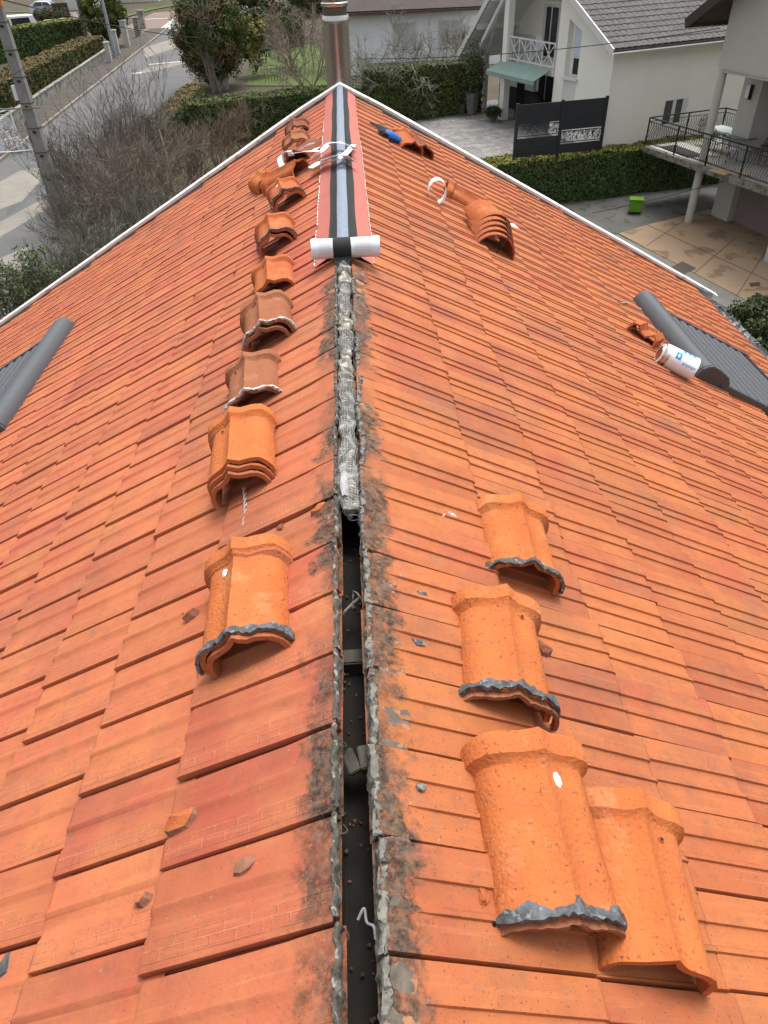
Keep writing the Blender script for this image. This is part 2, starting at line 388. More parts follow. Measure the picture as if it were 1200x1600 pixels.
def merge(items, name, parent, mt_index):
    V, Fl, UV, RN, MI, starts, tot = [], [], [], [], [], [], []; vo = 0; cache = {}
    mats = []
    for vis, z, me, mw in items:
        if me not in cache:
            co = np.empty(len(me.vertices)*3, np.float32); me.vertices.foreach_get('co', co)
            li = np.empty(len(me.loops), np.int32); me.loops.foreach_get('vertex_index', li)
            lt = np.empty(len(me.polygons), np.int32); me.polygons.foreach_get('loop_total', lt)
            u = np.empty(len(me.loops)*2, np.float32); me.uv_layers[0].data.foreach_get('uv', u)
            if me.materials[0] not in mats: mats.append(me.materials[0])
            cache[me] = (co.reshape(-1, 3), li, lt, u, mats.index(me.materials[0]))
        co, li, lt, u, mi = cache[me]; A = np.array(mw)
        V.append(co@A[:3, :3].T + A[:3, 3]); Fl.append(li+vo); tot.append(lt); UV.append(u); RN.append(np.full(len(co), random.random(), np.float32)); MI.append(np.full(len(lt), mi, np.int32)); vo += len(co)
    V = np.concatenate(V); Fl = np.concatenate(Fl); tot = np.concatenate(tot); UV = np.concatenate(UV); RN = np.concatenate(RN); MI = np.concatenate(MI)
    me = bpy.data.meshes.new(name); me.vertices.add(len(V)); me.vertices.foreach_set('co', V.astype(np.float32).ravel())
    me.loops.add(len(Fl)); me.loops.foreach_set('vertex_index', Fl); me.polygons.add(len(tot))
    me.polygons.foreach_set('loop_start', np.concatenate(([0], np.cumsum(tot)[:-1])).astype(np.int32)); me.polygons.foreach_set('loop_total', tot)
    for mt in mats: me.materials.append(mt)
    me.polygons.foreach_set('material_index', MI)
    ul = me.uv_layers.new(name='UVMap'); ul.data.foreach_set('uv', UV)
    me.update(calc_edges=True); a = me.attributes.new('rnd', 'FLOAT', 'POINT'); a.data.foreach_set('value', RN)
    me.shade_smooth(); me.set_sharp_from_angle(angle=R(24))
    o = link(name, me, parent); return tag(o, kind='stuff')
merge(tiles[300:], 'far_roof_tiles', house, 0)

# ---- mortar lips along the open ridge
def lump_strip(L, w, h, seed, mt, name):
    rr = random.Random(seed); m = MB(); rows = []
    n = 34
    for i in range(n):
        y = L*i/(n-1)+rr.uniform(-.004, .004)*(0 < i < n-1); ph = rr.uniform(0, 6); tw = .88+.12*math.sin(i*.27+seed); th_ = .85+.2*math.sin(i*.2+seed*2)-(.4 if rr.random() < .07 else 0); ox = .002*math.sin(i*.7+seed)+rr.uniform(-.001, .001)
        if i in (0, n-1): th_ *= .75
        pr = [(-.5, -1.6), (-.52, -.3), (-.5, .5), (-.38, .95), (-.05, 1.02), (.2, 1.0), (.42, .7), (.55, .2), (.6, -.3), (.5, -1.6)]
        rows.append([Vector((a*w*tw+ox, y, b*h*th_)) + .30*w*MN.noise_vector(Vector((a*2.2+seed*3, y*75, b*2.0)))+.16*w*MN.noise_vector(Vector((a*5, y*190+seed, b*5))) for a, b in pr])
    m.grid(rows, close=True); k = len(m.v); m.f.append(tuple(range(10))[::-1]); m.f.append(tuple(range(k-10, k)))
    m.f = [f[::-1] for f in m.f]
    return m.mesh(name, mt, True)
lips = [lump_strip(.200, .0105, .012, i, MORT, 'mortar_lip') for i in range(4)] + [lump_strip(.205, .019, .016, i+7, MORTB, 'mortar_lip') for i in range(4)]
for j in range(-2, 20):
    y0 = .743 + (j-5)*WT+.005
    if y0+.19 > 3.90: break
    mw = Matrix.Translation(RS(-.038, y0, .012+random.uniform(0, .004))) @ Matrix.Rotation(PHI*-.5, 4, 'Y') @ Matrix.Rotation(R(random.uniform(-1.5, 1.5)), 4, 'Z')
    link('mortar_lip', lips[random.randrange(4)], house, mw)
    y0 = .466 + (j-5)*WT+random.uniform(0, .012)
    mw = Matrix.Translation(RS(.042+random.uniform(0, .004), y0, .010+random.uniform(0, .005))) @ Matrix.Rotation(PHI*.5, 4, 'Y') @ Matrix.Rotation(R(random.uniform(-4, 4)), 4, 'Z')
    link('mortar_lip', lips[4+random.randrange(4)], house, mw)
# mortar pads in the tile troughs beside the ridge (right side carries most of them)
pads = []; MPAD = mat('stained_mortar', (.16, .13, .10), (.07, .06, .05), 30, .95, .005, 70, c3=(.36, .16, .08), s3=28, a3=.9, t3=.52)
for i in range(4):
    rr = random.Random(i+50); m = MB(); n = 10
    n = 14; ring = [(max(-1, min(1, 1.25*math.cos(2*math.pi*a/n)))*rr.uniform(.7, 1.1), max(-1, min(1, 1.25*math.sin(2*math.pi*a/n)))*rr.uniform(.75, 1.1)) for a in range(n)]
    lo = [Vector((x*.040, y*.030, -.008)) for x, y in ring]; mi = [Vector((x*.038, y*.029, .004+rr.uniform(-.002, .002))) for x, y in ring]; hi = [Vector((x*.022, y*.018, .006+rr.uniform(-.0015, .0015))) for x, y in ring]
    m.grid([lo, mi, hi], close=True); m.f.append(tuple(range(2*n, 3*n))); pads.append(m.mesh('mortar_pad', MPAD, True))
for j in range(40):
    y0 = .35+j*.105+random.uniform(-.015, .015)
    if y0 > 3.8: break
    if random.random() < .85: link('mortar_pad', pads[random.randrange(4)], house, slope_frame(.085+random.uniform(-.012, .022), y0, .016, random.uniform(-12, 12)))
    if random.random() < .3 and y0 > 1.3: link('mortar_pad', pads[random.randrange(4)], house, slope_frame(-.075+random.uniform(-.01, .01), y0, .014, random.uniform(-14, 14)) @ Matrix.Scale(.8, 4))
# ---- timber in the gap
m = MB(); m.box((0, 4., -.26), (.075, 10.4, .18)); m.build('ridge_board', TIMBER, house, bevel=.003)
for g in (-1, 1):
    m = MB(); m.box((g*.066, 4., -.135), (.03, 10.4, .15)); m.build('side_batten', TIMBER, house)
m = MB(); m.box((0, 1.24, -.15), (.10, .05, .05)); m.build('cross_batten', TIMBER2, house, bevel=.004)
for (x, y, z, rx) in ((-.012, .90, -.085, 24), (.022, .90, -.08, 10)):
    m = MB(); m.box((0, 0, 0), (.03, .055, .04)); m.build('wood_block', TIMBER2, house, bevel=.003, mw=Matrix.Translation((x, y, z)) @ Matrix.Rotation(R(rx), 4, 'X') @ Matrix.Rotation(R(rx), 4, 'Z'))
m = MB(); m.tube([(.0, 1.38, -.09), (.005, 1.42, -.06), (.015, 1.40, -.05), (.03, 1.38, -.06)], .003, 5); m.tube([(-.03, 1.35, -.08), (.0, 1.38, -.07), (.02, 1.39, -.06)], .0035, 5)
m.build('wire_tie', MORTB, house)
m = MB(); rr = random.Random(12)
for k in range(60):
    y = rr.uniform(.25, 1.75); x = rr.uniform(-.04, .045); q = rr.uniform(.002, .006)
    m.box((x, y, -.168+rr.uniform(0, .008)), (q*2, q*rr.uniform(1, 3), q), Matrix.Rotation(rr.uniform(0, 3), 3, 'Z') @ Matrix.Rotation(rr.uniform(-.6, .6), 3, 'X'), .6)
tag(m.build('rubble', mat('gap_rubble', (.09, .075, .06), (.04, .035, .03), 40, .95, c3=(.16, .06, .03), s3=30, a3=1., t3=.52), house), kind='stuff')
for k in range(7):
    y = .3+k*.2; MB().tube(smooth3([(-.035, y, -.02), (-.02, y+.02, -.05), (-.03, y+.05, -.08)]), .002, 4).build('root_fibre', TIMBER2, house)
# ---- verge boards and gutter
for g in (-1, 1):
    m = MB(); a, b = .0, 5.66
    n = 12; rows = []
    for i in range(n+1):
        s = a+(b-a)*i/n; w_ = random.uniform(-.002, .002)
        q = g*max(s, 1e-4); rows.append([RS(q, YE-.035, .050+w_), RS(q, YE-.035, .080+w_), RS(q, YE+.06, .088+w_), RS(q, YE+.065, -.16+w_)])
    for r_ in (rows[0],):                                  # mitre at the apex
        for q in r_: q.x = 0
    m.shell(rows if g < 0 else [r_[::-1] for r_ in rows], .008); o = m.build('verge_board', VERGE, house)
GUT = mat('zinc_gutter', (.14, .15, .16), (.08, .085, .09), 9, .6, c3=(.55, .56, .55), s3=9, a3=.8, t3=.55)
for g in (-1, 1):
    m = MB(); rows = []
    for i in range(2):
        y = (-1.2, YE+.1)[i]; c = RS(g*5.72, y, -.04)
        rows.append([c+Vector((.065*math.cos(a), 0, .065*math.sin(a))) for a in np.linspace(math.pi, 2*math.pi, 9)])
    m.shell(rows, .004); gut = m.build('gutter', GUT, house, True)
    m = MB()
    for j in range(24): y = .4+j*.38; c = RS(g*5.72, y, -.04); m.box(c+Vector((0, 0, .004)), (.14, .02, .006))
    tag(m.build('gutter_bracket', GUT, gut), kind='stuff')

# ---- flue behind the apex
fl = empty('steel_flue', (-.005, YE+.42, -1.), 'tall stainless steel flue pipe rising just behind the roof apex', 'flue')
m = MB(); m.cyl((0, 0, -3.), (0, 0, 1.62), .145, 40); m.build('lower_pipe', STEEL, fl, True)
m = MB(); m.tube([(0, 0, 1.60), (0, 0, 1.612), (0, 0, 1.635), (0, 0, 1.655), (0, 0, 1.67)], [.146, .158, .158, .150, .146], 40); m.build('clamp_ring', STEEL, fl, True)
m = MB(); m.cyl((0, 0, 1.67), (0, 0, 1.75), .134, 40); m.build('joint_neck', STEELD, fl, True)
m = MB(); m.tube([(0, 0, 1.75), (0, 0, 1.76), (0, 0, 1.78), (0, 0, 1.79), (0, 0, 3.)], [.146, .152, .152, .140, .140], 40); m.build('upper_pipe', STEEL, fl, True)

# ---- ridge membrane
mem = empty('ridge_membrane', (0, 0, 0), 'red and black ridge ventilation membrane, rolled out from white roll to apex', 'roofing roll')
y0, y1 = 3.93, YE-.02
def xsec(x):        # height of the membrane across the ridge
    return .045 - abs(x)*math.tan(PHI) + (.012*math.exp(-(x/.04)**2)) if abs(x) > .05 else .045-.05*math.tan(PHI)*(abs(x)/.05)**2 + .006
for g in (-1, 1):
    m = MB(); rows = []
    n = 300
    for i in range(n):
        y = y0+(y1-y0)*i/(n-1); h = .004*(i % 2)
        xs = np.linspace(.078, .166+.003*math.sin(y*9)+.002*math.sin(y*31), 6)
        rows.append([Vector((g*x, y, xsec(x)+h*(1 if k < 5 else .2) - (.010*(x-.078)/.09))) for k, x in enumerate(xs)])
    if g > 0: rows = [r_ for r_ in rows]
    m.grid(rows if g > 0 else [r_[::-1] for r_ in rows]); m.build('pleated_flap', REDF, mem)
    m = MB(); rr = random.Random(3)
    n = 55
    for i in range(n):
        if g < 0 and rr.random() < .1: continue
        y = y0+.02+(3.9 if g < 0 else 3.0)*i/n; x = g*(.169+.002*math.sin(y*9)); L_ = rr.uniform(.02, .06)
        m.tube([(x, y, xsec(abs(x))-.004), (x+rr.uniform(-.002, .002), y+L_, xsec(abs(x))-.004)], .0025 if g < 0 else .0015, 5)
    tag(m.build('glue_bead', WPAPER, mem), kind='stuff')
m = MB(); rows = []
for i in range(60):
    y = y0+(y1-y0)*i/59; w = .082+.003*math.sin(y*5)
    rows.append([Vector((x, y, xsec(x)+.007)) for x in np.linspace(-w, w, 13)])
m.grid(rows); m.build('black_band', BLACK, mem, True)
m = MB(); rows = []
for i in range(60):
    y = y0+(y1-y0)*i/59; w = .033+.001*math.sin(y*7)
    rows.append([Vector((x, y, xsec(x)+.010)) for x in np.linspace(-w, w, 7)])
m.grid(rows); m.build('grey_strip', GREYM, mem, True)
roll = MB(); yr, zr, rr_ = 3.885, .062, .052
o = roll.cyl((-.170, yr, zr), (.200, yr, zr), rr_, 32).build('membrane_roll', WHITE, mem, True)
m = MB(); m.cyl((-.052, yr, zr), (.045, yr, zr), rr_+.003, 32).build('roll_black_band', BLACK, o, True)
m = MB(); m.add([(-.052, yr-.05, zr-.03), (.045, yr-.05, zr-.03), (.03, yr-.09, .0), (-.04, yr-.09, .0)], [(0, 1, 2, 3)]).build('band_tail', BLACK, o)
LG = mat('roll_print_grey', (.42, .38, .36)); LB = mat('roll_end_tape', (.66, .74, .82))
for k in range(7):
    a = R(20+k*13)
    for (xa, xb) in ((-.125, -.055+random.uniform(-.02, 0)), (.055+random.uniform(0, .02), .150)):
        m = MB(); p = lambda x, q: (x, yr-(rr_+.0015)*math.sin(a+q), zr+(rr_+.0015)*math.cos(a+q))
        m.add([p(xa, 0), p(xb, 0), p(xb, .035), p(xa, .035)], [(0, 3, 2, 1)]).build('printed_line', LG, o)
for g in (-1, 1): MB().cyl((g*.150+.015, yr, zr), (g*.184+.015, yr, zr), rr_+.0022, 32).build('end_tape', LB, o, True)

# ---- wire mesh and old mortar left in the ridge
MM = mat('mortar_in_mesh', (0.289, 0.272, 0.230), (0.085, 0.076, 0.060), 26, .95, .008, 50, c3=(0.425, 0.416, 0.374), s3=22, a3=.9, t3=.54)
WIRE = mat('galvanised_wire', (.34, .35, .35), (.20, .20, .20), 30, .5, metal=.4)
wm = empty('wire_mesh_bedding', (0, 0, 0), 'strip of crumpled wire mesh and old mortar filling the ridge gap', 'ridge mesh')
def core(u, y):
    lump = .010*math.sin(y*7.3)+.008*math.sin(y*17+1)+.005*math.sin(y*41+u*2)
    return lump
m = MB(); rows = []; wires = []
ys = np.linspace(1.72, 3.86, 420)
rad = lambda y: (.028+.004*math.sin(y*11)+.003*math.sin(y*29))*(1 if y > 1.78 else .75+.25*(y-1.72)/.06)
from mathutils import noise as mnoise
def mp(y, a, extra=0.):
    nv = Vector((math.cos(a)*1.2, y*26, math.sin(a)*1.2)); nd = .0085*mnoise.noise(nv)+.0045*mnoise.noise(nv*2.7+Vector((9, 3, 1)))
    r_ = rad(y)+extra + (nd if not extra else nd*.7) + .0035*math.sin(a*3+y*37)+.0025*math.sin(a*5-y*61)
    return Vector((.003*math.sin(y*9)+math.cos(a)*r_, y, -.012+core(a, y)*.6+math.sin(a)*r_*.85))
for y in ys: rows.append([mp(y, a) for a in np.linspace(0, 2*math.pi, 29)[:-1]])
m.grid(rows, close=True); m.f.append(tuple(range(28))[::-1]); m.v = m.v; m.f = [f[::-1] for f in m.f]; m.build('mortar_core', MM, wm, True)
m = MB()
for y in np.arange(1.74, 3.86, .0105):
    if math.sin(y*6.1)+math.sin(y*13.7) < -.5 and y > 2.05: continue
    m.tube([mp(y+.003*math.sin(a*4), a, .0025) for a in np.linspace(-.2, math.pi+.2, 12)], .0011, 3, False)
for a in np.linspace(-.1, math.pi+.1, 11):
    seg = []
    for y in np.arange(1.73, 3.86, .02):
        if math.sin(y*6.1)+math.sin(y*13.7) < -.5 and y > 2.05:
            if len(seg) > 1: m.tube(seg, .0011, 3, False)
            seg = []
        else: seg.append(mp(y, a+.05*math.sin(y*9), .0025))
    if len(seg) > 1: m.tube(seg, .0011, 3, False)
tag(m.build('mesh_wires', WIRE, wm), kind='stuff')
m = MB(); rows = []
for t in np.linspace(0, 1, 9): rows.append([Vector((-.032+.02*k/4+.014*t+.004*math.sin(t*6+k), 1.92-.16*t, .018+.012*math.sin(t*3)+.004*math.sin(k*2))) for k in range(5)])
m.grid(rows); m.build('lath_flap', mat('lath_fabric', (.42, .43, .42), (.3, .3, .29), 30, .8, .002, 200), wm, True)
m = MB(); m.tube([(.012+.018*math.cos(a), 1.715, -.035+.012*math.sin(a)) for a in np.linspace(0, 2*math.pi, 14)], .0018, 4, False); m.build('wire_loop', WIRE, wm)

# ================================================================== RIDGE TILES
RP = [(-.140, .0), (-.138, .026), (-.130, .050), (-.112, .072), (-.088, .085), (-.060, .090), (-.036, .094), (-.016, .107), (0, .118), (.016, .107), (.036, .094), (.060, .090), (.088, .085), (.112, .072), (.130, .050), (.138, .026), (.140, .0)]
def ridge_shape(L, scale_x=1., collar=True, seed=0, chip=None, wid=None):
    rr = random.Random(seed); m = MB(); rows = []
    ys = [0, .012, .02] + list(np.linspace(.05, L-.075, 9)) + ([L-.066, L-.058, L-.050, L-.012, L-.002] if collar else [L-.01, L])
    for i, y in enumerate(ys):
        k = 1.
        e = 0.
        if collar:
            if y > L-.060: e = .017
            elif y > L-.070: e = .007
            if i == len(ys)-1: e = .012
        if i < 2: e = .003
        row = []
        for x, z in RP:
            nx = x/.134
            X = x*scale_x + e*(1 if x > .1 else -1 if x < -.1 else nx*.9); Z = z + e*(1.0 if abs(nx) < .85 else .55)
            if abs(nx) > .96 and z == 0: Z = 0
            yy = y
            if i <= 0: yy = y + rr.uniform(-.003, .003)
            if chip and i in (0,) and chip[0] < nx < chip[1]: yy += .0
            nz = MN.noise_vector(Vector((X*14+seed, yy*9, Z*14)))*.0030; row.append(Vector((X, yy, Z))+nz)
        rows.append(row)
    m.shell(rows, .016)
    return m
def front_strip(w, dz, th, seed, jt=.007):
    rr = random.Random(seed); m = MB(); rows = []
    for y in (-.006, .004, .020):
        row = []
        for i in range(41):
            t = i/40*(len(RP)-1); a = int(min(t, len(RP)-2)); f = t-a
            x = RP[a][0]*(1-f)+RP[a+1][0]*f; z = RP[a][1]*(1-f)+RP[a+1][1]*f
            jit = rr.uniform(-jt, jt)
            lf = 1+.55*math.sin(i*.33+seed*1.7)*math.sin(i*.9+seed); row.append(Vector((x*1.02, y*w/.02*(lf if jt > .003 else 1) + (jit if y < .0 or y > .015 else 0), z+dz+rr.uniform(-.001, .006)*(1 if y < .01 else .4)*jt/.007)))
        rows.append(row)
    m.shell(rows, th); return m
def rtile(s, Y, yaw, L, mt, label, cat='ridge tile', n=1, seal=None, off=.018, pitch=0, roll=None, hole=None, spot=None, seed=1, sx=.90, group='old ridge tiles set down on the roof', collar=True, nest=(.0, .012), mw=None):
    """one stack of n nested ridge tiles = n things; the label is given for the top one"""
    out = []
    if roll is None: roll = 8 if s < 0 else -8
    for k in range(n):
        fr = (mw if mw is not None else slope_frame(s, Y, off+nest[1]*(n-1), yaw, pitch, roll)) @ Matrix.Translation((random.uniform(-.012, .012)*(k > 0)+.010*k*(1 if (seed % 2) else -1), -nest[0]*k - .018*k, -nest[1]*k))
        lb = label if k == 0 else labels_under[(label, k)] if (label, k) in labels_under else ('lower ' + label)
        t = empty('ridge_tile', label=lb, cat=cat, group=group, mw=fr)
        ridge_shape(L*(1 if k == 0 else 1.0), sx*(1-.05*k), collar, seed+k*13).build('tile_body', mt if k == 0 else (CL_RED if mt is not CL_BROWN else CL_BROWN), t, True)
        if k == 0 and seal:
            front_strip(.016 if seal is not SEALW else .011, .0045, .010, seed+5, .0045).build('sealant_edge', seal, t, True)
            if n == 1 and seal is SEAL: front_strip(.016, -.016, .012, seed+6, .002).build('under_edge', CL_BROWN, t, True).location = (.004, -.012, -.001)
        if k > 0 or (k == 0 and n == 1 and seal):
            pass
        if k == 0 and hole:
            hx, hy = hole; z = np.interp(hx, [p[0] for p in RP], [p[1] for p in RP])
            MB().cyl((hx, hy, z-.004), (hx, hy, z+.004), .0085, 14, .006).build('screw_boss', CL_MID, t, True)
            MB().cyl((hx, hy, z+.003), (hx, hy, z+.006), .004, 10).build('screw_hole', BLACK, t, True)
        if k == 0 and spot:
            hx, hy, r1, r2 = spot; z = np.interp(hx, [p[0] for p in RP], [p[1] for p in RP]); slope = (np.interp(hx+.01, [p[0] for p in RP], [p[1] for p in RP])-np.interp(hx-.01, [p[0] for p in RP], [p[1] for p in RP]))/.02
            rr = random.Random(seed); mm = MB(); ring = []
            for a in range(14): q = 2*math.pi*a/14; x = r1*math.cos(q)*rr.uniform(.8, 1.1); y = r2*math.sin(q)*rr.uniform(.85, 1.1); ring.append((x, y))
            mm.grid([[Vector((hx+x, hy+y, z+slope*x-.0005)) for x, y in ring], [Vector((hx+x*.7, hy+y*.7, z+slope*x*.7+.004)) for x, y in ring]], close=True); mm.f.append(tuple(range(14, 28)))
            mm.build('white_patch', WHITE, t, True)
        out.append(t)
    return out
labels_under = {}
T_ = [  # s, Y, yaw, L, mat, label, n, kw
 (.425, .55, 2, .385, CL_BRIGHT, 'largest orange ridge tile with white patch and ragged grey sealant edge, right of the ridge', 1, dict(seal=SEAL, spot=(.035, .275, .014, .019), seed=3, off=.030, roll=-13, pitch=3, sx=.95)),
 (.650, .48, -8, .375, CL_BRIGHT, 'orange ridge tile half hidden under its larger neighbour, two screw holes, bottom right', 1, dict(hole=(.045, .27), seed=4, roll=-12, off=.022)),
 (.420, 1.07, -5, .36, CL_BRIGHT, 'pitted orange ridge tile with dark grey sealant edge, middle of three right of the gap', 1, dict(seal=SEAL, hole=(.05, .27), seed=5, roll=-12, sx=.86, off=.022)),
 (.600, 1.60, -3, .35, CL_BRIGHT, 'orange ridge tile with broken collar, uppermost of those right of the open gap', 1, dict(seal=MORT, seed=6, roll=-10, off=.02)),
 (-.308, 1.25, 4, .385, CL_BRIGHT, 'bright orange ridge tile with white scrap and black sealant edge, nearest on the left slope', 2, dict(seal=SEAL, spot=(-.04, .275, .011, .018), seed=7)),
 (-.400, 2.06, 6, .385, CL_BRIGHT, 'orange ridge tile topping a nested stack with a twisted wire below it', 3, dict(seal=None, hole=(-.045, .27), seed=8, nest=(.0, .016), off=.03)),
 (-.440, 2.66, 6, .37, CL_BROWN, 'single dull brown ridge tile just above the bright orange stack', 1, dict(seal=SEALW, hole=(-.06, .27), seed=9)),
 (-.39, 3.22, 8, .40, CL_BROWN, 'brown ridge tile with pale mortar rim on top of a pair', 2, dict(seal=SEALW, hole=(-.02, .32), seed=10, nest=(0, .022), off=.026)),
 (-.43, 3.86, 6, .40, CL_MID, 'plain orange-brown ridge tile just above the pair with pale rims', 1, dict(hole=(-.03, .32), seed=11)),
 (-.455, 4.66, 8, .40, CL_MID, 'orange ridge tile on a pair left of the white membrane roll', 2, dict(seal=SEAL, seed=12, nest=(0, .022), off=.03)),
 (-.425, 5.52, 10, .40, CL_MID, 'orange ridge tile with white heart-shaped spot on a pair beside the membrane', 2, dict(seal=SEAL, spot=(-.03, .28, .014, .018), seed=13, nest=(0, .022), off=.03)),
]
labels_under[(T_[4][5], 1)] = 'reddish ridge tile directly under the nearest bright orange one on the left slope'
labels_under[(T_[5][5], 1)] = 'middle ridge tile of the nested stack of three above the twisted wire'
labels_under[(T_[5][5], 2)] = 'lowest ridge tile of the nested stack of three above the twisted wire'
labels_under[(T_[7][5], 1)] = 'lower ridge tile of the brown pair with pale mortar rims'
labels_under[(T_[9][5], 1)] = 'lower ridge tile of the pair left of the white membrane roll'
labels_under[(T_[10][5], 1)] = 'lower ridge tile of the pair whose top has a white spot'
for (s, Y, yaw, L, mt, lb, n, kw) in T_: rtile(s, Y, yaw, L, mt, lb, n=n, **kw)
# upper left heap under the white strips
rtile(-.36, 6.35, 60, .38, CL_MID, 'orange ridge tile lying across the slope, open end to the membrane', off=.03, seed=21, roll=0)
rtile(-.70, 6.62, 20, .36, CL_BRIGHT, 'orange ridge tile leaning at the outer left of the heap', off=.02, seed=22)
rtile(-.42, 6.78, -25, .34, CL_DARK, 'dark ridge tile in mid heap with its hollow open end facing the camera', off=.03, pitch=-8, seed=23, collar=False)
rtile(-.45, 7.25, 4, .36, CL_BROWN, 'brown ridge tile second from the top of the left row', n=2, off=.03, seed=24)
labels_under[('reddish brown ridge tile at the very top of the left row', 1)] = 'x'
rtile(-.48, 7.95, 3, .34, CL_DARK, 'reddish brown ridge tile at the very top of the left row', off=.03, seed=25)
labels_under_fix = 'ridge tile under the second one from the top of the left row'
for o in COL.objects:
    if o.get('label') == 'lower brown ridge tile second from the top of the left row': o['label'] = labels_under_fix
# upper right: tile with the gloves
rtile(.765, 7.72, 18, .38, CL_MID, 'orange ridge tile near the right verge with gloves tucked against it', seed=31, off=.02)
rtile(.90, 7.86, 14, .36, CL_DARK, 'dark ridge tile close behind the one with gloves, at right verge', seed=32, off=.02, collar=False)
# tile pointing across, with paper loop
rtile(1.50, 6.62, 84, .52, CL_MID, 'orange ridge tile lying across the right slope behind the barrel tile stack', seed=33, off=.02, sx=.8)

# half round barrel tile stack
for k in range(5):
    s, Y = 1.25+.014*k, 5.98-.060*k
    fr = slope_frame(s, Y, .012+.021*(4-k), 16-3*k, 0, 0)
    nm = ['topmost', 'second from the top', 'third from the top', 'fourth from the top', 'lowest and nearest'][k]
    t = empty('barrel_tile', label=f'half-round red clay tile, {nm} of the nested stack on the right slope', cat='roof tile', group='nested half-round tiles on the right slope', mw=fr)
    rows = [[Vector((r_*math.cos(a), y, r_*math.sin(a)*.9)) for a in np.linspace(math.pi, 0, 17)] for y, r_ in ((-.17, .170), (-.165, .172), (.0, .168), (.13, .163))]
    MB().shell(rows, .014).build('tile_body', CL_RED if k else CL_MID, t, True)
    if k == 4:
        MB().tube([(.03, .10, .235), (.035, -.0, .215), (.03, -.175, .158), (.02, -.182, .12), (-.0, -.183, .02)], .005, 6).build('strap', BLACK, t, True)

# ================================================================== small things on the roof
def ribbon(name, pts, w, th, mt, label, cat, group=None, nrm=None, parent=None):
    m = MB(); rows = []; pts = [Vector(p) for p in pts]
    for i, p in enumerate(pts):
        d = (pts[min(i+1, len(pts)-1)]-pts[max(i-1, 0)]).normalized(); u = Vector(nrm or (0, 0, 1)); x = d.cross(u).normalized()
        rows.append([p-x*w/2, p, p+x*w/2])
    m.shell(rows, th); o = m.build(name, mt, parent, True)
    if parent is None: tag(o, label, cat, group)
    return o
def smooth(pts, n=6):
    P = [Vector(p) for p in pts]; P = [P[0]*2-P[1]]+P+[P[-1]*2-P[-2]]; out = []
    for i in range(1, len(P)-2):
        for k in range(n):
            t = k/n; a, b, c, d = P[i-1], P[i], P[i+1], P[i+2]
            out.append(.5*((2*b)+(c-a)*t+(2*a-5*b+4*c-d)*t*t+(3*b-a-3*c+d)*t**3))
    out.append(P[-2]); return out
def on(px, py, h=0.):        # photo pixel -> point on the roof raised by h
    d = ray(px, py)
    for g in (-1, 1):
        n_ = np.array([g*sp, 0, cp]); t = (h-CAM@n_)/(d@n_); q = CAM+d*t
        if q[0]*g >= 0: return Vector(q)
G1 = 'white backing strips thrown over the membrane'
strips = [([(484, 237, .12), (505, 228, .10), (530, 222, .11), (556, 232, .10)], 'longest curved white strip crossing the whole membrane'),
          ([(485, 262, .10), (505, 250, .08), (532, 241, .13), (545, 248, .10), (555, 252, .09)], 'white strip with a bent tip over the grey centre band'),
          ([(486, 263, .07), (510, 254, .08), (535, 244, .10), (552, 226, .07)], 'white strip lying flat on the near side of the bunch'),
          ([(470, 232, .16), (482, 226, .16), (488, 223, .17)], 'short white strip standing out of the dark tile'),
          ([(455, 240, .16), (480, 236, .14), (500, 236, .12)], 'white strip running between the heap and the membrane'),
          ([(443, 264, .10), (438, 250, .13), (444, 238, .16), (452, 236, .18), (455, 243, .13)], 'white strip arching over the leaning orange tile'),
          ([(425, 294, .06), (428, 280, .10), (437, 268, .12)], 'narrow white strip on the outer left tile of the heap'),
          ([(490, 250, .08), (500, 238, .12), (512, 226, .12), (519, 222, .10)], 'white strip rising to a point left of the grey band')]
for p, lb in strips: ribbon('white_strip', smooth([on(*q) for q in p]), (.050 if 'narrow' not in lb else .018), .003, WPAPER, lb, 'strip', G1)
# paper loop beside the crosswise tile
c = on(683, 300, .10); m = MB(); rows = []
for a in np.linspace(0, 2*math.pi, 25): rows.append([c+Vector((.075*math.cos(a), w*.5, .095*math.sin(a)+.01)) + Vector((0, 0, 0)) for w in (-.10, .0, .10)])
m.shell(rows, .003); tag(m.build('paper_loop', WPAPER, None, True), 'curled white backing strip forming a loop on the right slope', 'strip')
# scraps
def scrap(px, py, pts, mt, name, label, cat, th=.003, h=.02):
    s = on(px, py, h); g = 1 if s.x > 0 else -1; fr = slope_frame(g*abs(s.x)/cp, s.y, h); fr.translation = s
    m = MB(); n = len(pts); m.add([(x, y, z+th) for x, y, z in pts]+[(x*.95, y*.95, z) for x, y, z in pts], [tuple(range(n)), tuple(range(2*n-1, n-1, -1))]+[(i, n+i, n+(i+1) % n, (i+1) % n) for i in range(n)])
    o = m.build(name, mt, None); o.matrix_world = fr; return tag(o, label, cat)
scrap(798, 355, [(-.10, .03, .0), (-.09, -.04, .0), (-.02, -.06, .01), (.05, .0, .02), (.10, .04, .015), (.03, .05, .03), (-.03, .02, .02)], WHITE, 'plastic_scrap', 'torn white plastic scrap right of the half-round tile stack', 'scrap')
scrap(659, 930, [(-.016, .010, 0), (-.004, -.014, 0), (.016, -.010, .004), (.010, .006, .006), (-.004, .008, .006)], SEAL, 'sealant_chip', 'grey sealant chip left of the middle right ridge tile, upper of two', 'debris')
scrap(653, 1005, [(-.020, .008, 0), (-.004, -.010, 0), (.020, -.006, .004), (.010, .006, .008), (-.006, .004, .006)], SEAL, 'sealant_chip', 'grey sealant chip left of the middle right ridge tile, lower of two', 'debris')
sp_ = []
